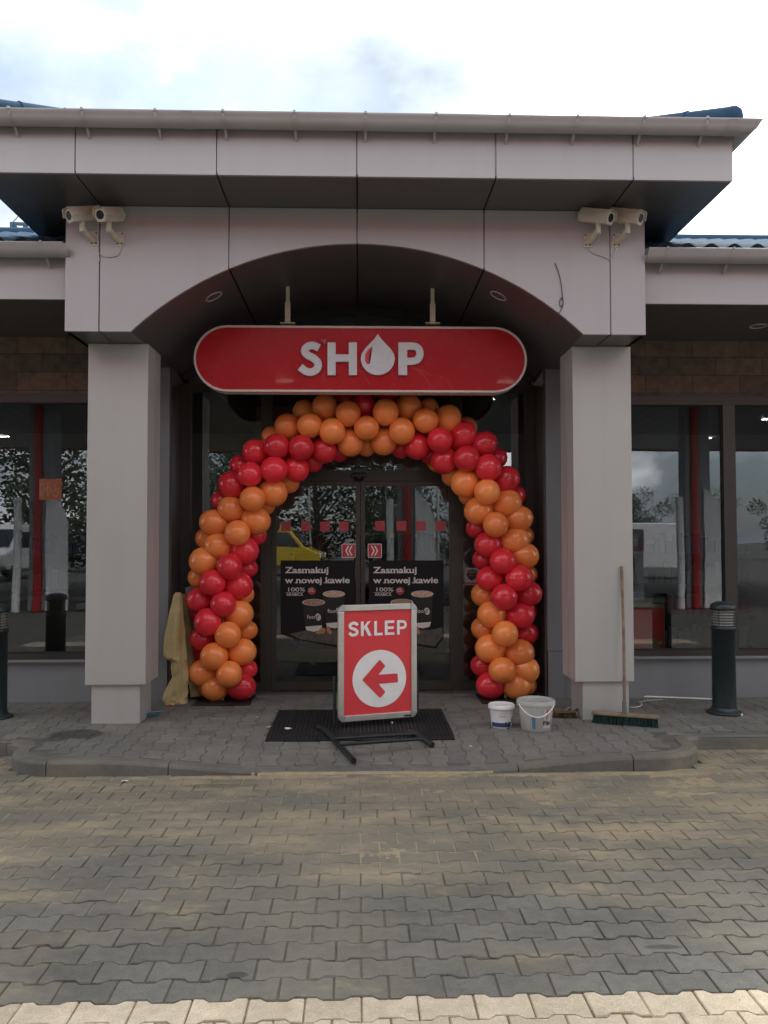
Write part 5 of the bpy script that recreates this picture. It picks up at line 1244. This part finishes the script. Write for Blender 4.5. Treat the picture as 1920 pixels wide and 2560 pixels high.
def van(x, y, rz, col, label, scale=1., name='parked_van'):
    o = empty(name, (x, y, ROADZ), label, 'van', rz=rz); pm = mat(name+'_paint', col, .3, coat=.5)
    prof = [(-2.6, .45), (2.3, .45), (2.62, .6), (2.66, 1.05), (1.95, 1.32), (1.35, 2.05), (1.0, 2.28), (-2.6, 2.32)]
    MB().prism(prof, -.98, .98).build('body', pm, o, bevel=.05)
    gl = mat(name+'_glass', (.02, .025, .03), .08)
    MB().prism([(1.97, 1.36), (1.99, 1.37), (1.40, 2.06), (1.37, 2.06)], -.85, .85).build('windscreen', gl, o)
    for s_ in (-1, 1):
        MB().prism([(.35, 1.3), (1.75, 1.3), (1.25, 1.95), (.35, 1.98)], s_*.985-.004, s_*.985+.004).build('side_window', gl, o)
        MB().box((2.58, s_*.75-.14, .85), (2.68, s_*.75+.14, 1.06), bev=.02).build('headlight', white_pl, o)
        for xx in (-1.7, 1.75):
            w_ = MB().lathe([(.0, -.1), (.34, -.1), (.36, -.06), (.36, .06), (.34, .1), (0, .1)], 24, M=Matrix.Translation((xx, s_*.90, .36)) @ Matrix.Rotation(R(90), 4, 'X')).build('wheel', black_pl, o)
            MB().lathe([(0, .105), (.2, .105), (.2, .09)], 16, M=Matrix.Translation((xx, s_*.90, .36)) @ Matrix.Rotation(R(-90*s_), 4, 'X')).build('hubcap', alu, w_)
    MB().box((2.6, -.5, .62), (2.675, .5, .8)).build('grille', black_pl, o)
van(-14.9, -27, R(92), (.72, .72, .72), 'white van with its front towards the shop, left of the forecourt')
van(-4.4, -30, R(6), (.60, .42, .03), 'yellow van parked across the far side of the forecourt', name='yellow_van')
van(13.2, -26.5, R(4), (.75, .75, .76), 'white van standing side on, mirrored low in the right window', name='delivery_van')
for i, x in enumerate((-2.6, 4.2)):
    o = tag(MB().tube([(x, -34, ROADZ), (x, -34, 5), (x+.1, -34, 7), (x+.5, -34, 7.9), (x+1.3, -34, 8.2)], [.08, .07, .06, .05, .05], n=8).build('street_lamp', alu), 'tall curved street lamp mirrored '+('in the left door' if i == 0 else 'in the right door'), 'street lamp', 'street lamps beyond the forecourt')
leafm = mat('leaf', (.035, .055, .022), .7, var=.4, vscale=2); bark = mat('bark', (.06, .045, .035), .9)
def tree(h, seed):
    rnd = random.Random(seed); o = empty('broadleaf_tree', (0, 0, 0), 'x', 'tree', 'trees beyond the forecourt')
    m_ = MB().tube([(0, 0, 0), (.1, 0, h*.25), (0, .1, h*.55), (.1, 0, h*.85)], [.2, .15, .09, .03], n=7)
    for k in range(7): a_ = rnd.uniform(0, 6.3); z = h*rnd.uniform(.25, .6); m_.tube([(0, 0, z), (h*.14*math.cos(a_), h*.14*math.sin(a_), z+h*.15), (h*.24*math.cos(a_), h*.24*math.sin(a_), z+h*.26)], [.07, .04, .015], n=5)
    m_.build('trunk', bark, o)
    cl_ = [(rnd.gauss(0, h*.16), rnd.gauss(0, h*.16), h*rnd.uniform(.10, .92), h*rnd.uniform(.08, .15)) for _ in range(34)]
    vs = []; fs = []
    for i in range(8000):
        cx, cy, cz, cr_ = rnd.choice(cl_); d = Vector((rnd.gauss(0, 1), rnd.gauss(0, 1), rnd.gauss(0, 1))).normalized()*cr_*rnd.uniform(.5, 1.15); a_ = rnd.uniform(.06, .12)
        u_ = Vector((rnd.gauss(0, 1), rnd.gauss(0, 1), rnd.gauss(0, 1))).normalized(); v_ = u_.orthogonal().normalized(); c = Vector((cx, cy, cz))+d; b0 = len(vs)
        vs += [c-u_*a_, c+v_*a_*.6, c+u_*a_, c-v_*a_*.6]; fs.append((b0, b0+1, b0+2, b0+3))
    MB().add(vs, fs).build('crown', leafm, o); return o
t0_ = tree(7.5, 1)
spots = [(-24, -34, 1.1), (-17, -36, 1.2), (-11.5, -38, 1.25), (-7, -40, 1.15), (-2.5, -39, 1.25), (1.6, -41, 1.1), (6.2, -44, .8), (11, -52, .75), (16, -55, .7), (21, -54, .72), (27, -56, .8), (34, -55, .75), (41, -56, .8)]
tl = ['far left of the row, tall', 'tall, behind the white van', 'tall, left of the yellow van', 'tall, behind the yellow van', 'tall, behind the left street lamp', 'tall, seen between the street lamps', 'shorter, behind the right street lamp', 'low and distant, first right of the street lamps', 'low and distant, second right of the street lamps', 'low and distant, beyond the right white van', 'low and distant, right of that van', 'low and distant, second from the right end', 'low and distant, right end of the row']
for i, (x, y, sc__) in enumerate(spots):
    if i == 0: o = t0_
    else:
        o = t0_.copy(); COL.objects.link(o)
        for ch in t0_.children: c = ch.copy(); COL.objects.link(c); c.parent = o
    o.location = (x, y, ROADZ); o.scale = (sc__*1.25, sc__*1.25, sc__); o.rotation_euler = (0, 0, i*1.7); o['label'] = 'leafy tree '+tl[i]

# grit and crumbs lying over the paving
def grit():
    rnd = random.Random(77); mb = MB()
    for i in range(2600):
        if i < 2000: x, y = rnd.uniform(-3.6, 3.6), -1.18-abs(rnd.gauss(0, .9)); z = ROADZ
        else:
            x, y = rnd.uniform(-2.2, 2.2), rnd.uniform(-1.0, .7); z = platz(x, y)
            if MX0 < x < MX1 and MY0 < y: continue
        if y < -4.3: continue
        r = abs(rnd.gauss(0, .0018))+.0010; z += .001
        v = [Vector((rnd.gauss(0, 1), rnd.gauss(0, 1), rnd.gauss(0, .6))).normalized()*r for _ in range(4)]
        c = Vector((x, y, z+r*.4)); mb.add([c+Vector((-r, -r*.6, -r*.4))+v[0]*.3, c+Vector((r, -r*.5, -r*.4))+v[1]*.3, c+Vector((0, r, -r*.4))+v[2]*.3, c+Vector((0, 0, r*.7))+v[3]*.3], [(0, 1, 3), (1, 2, 3), (2, 0, 3), (0, 2, 1)])
    return mb
grit().build('grit', mat('grit', (.36, .32, .25), .9, var=.5, vscale=30), kind='stuff', label='small stones and crumbs scattered over the paving', cat='grit')
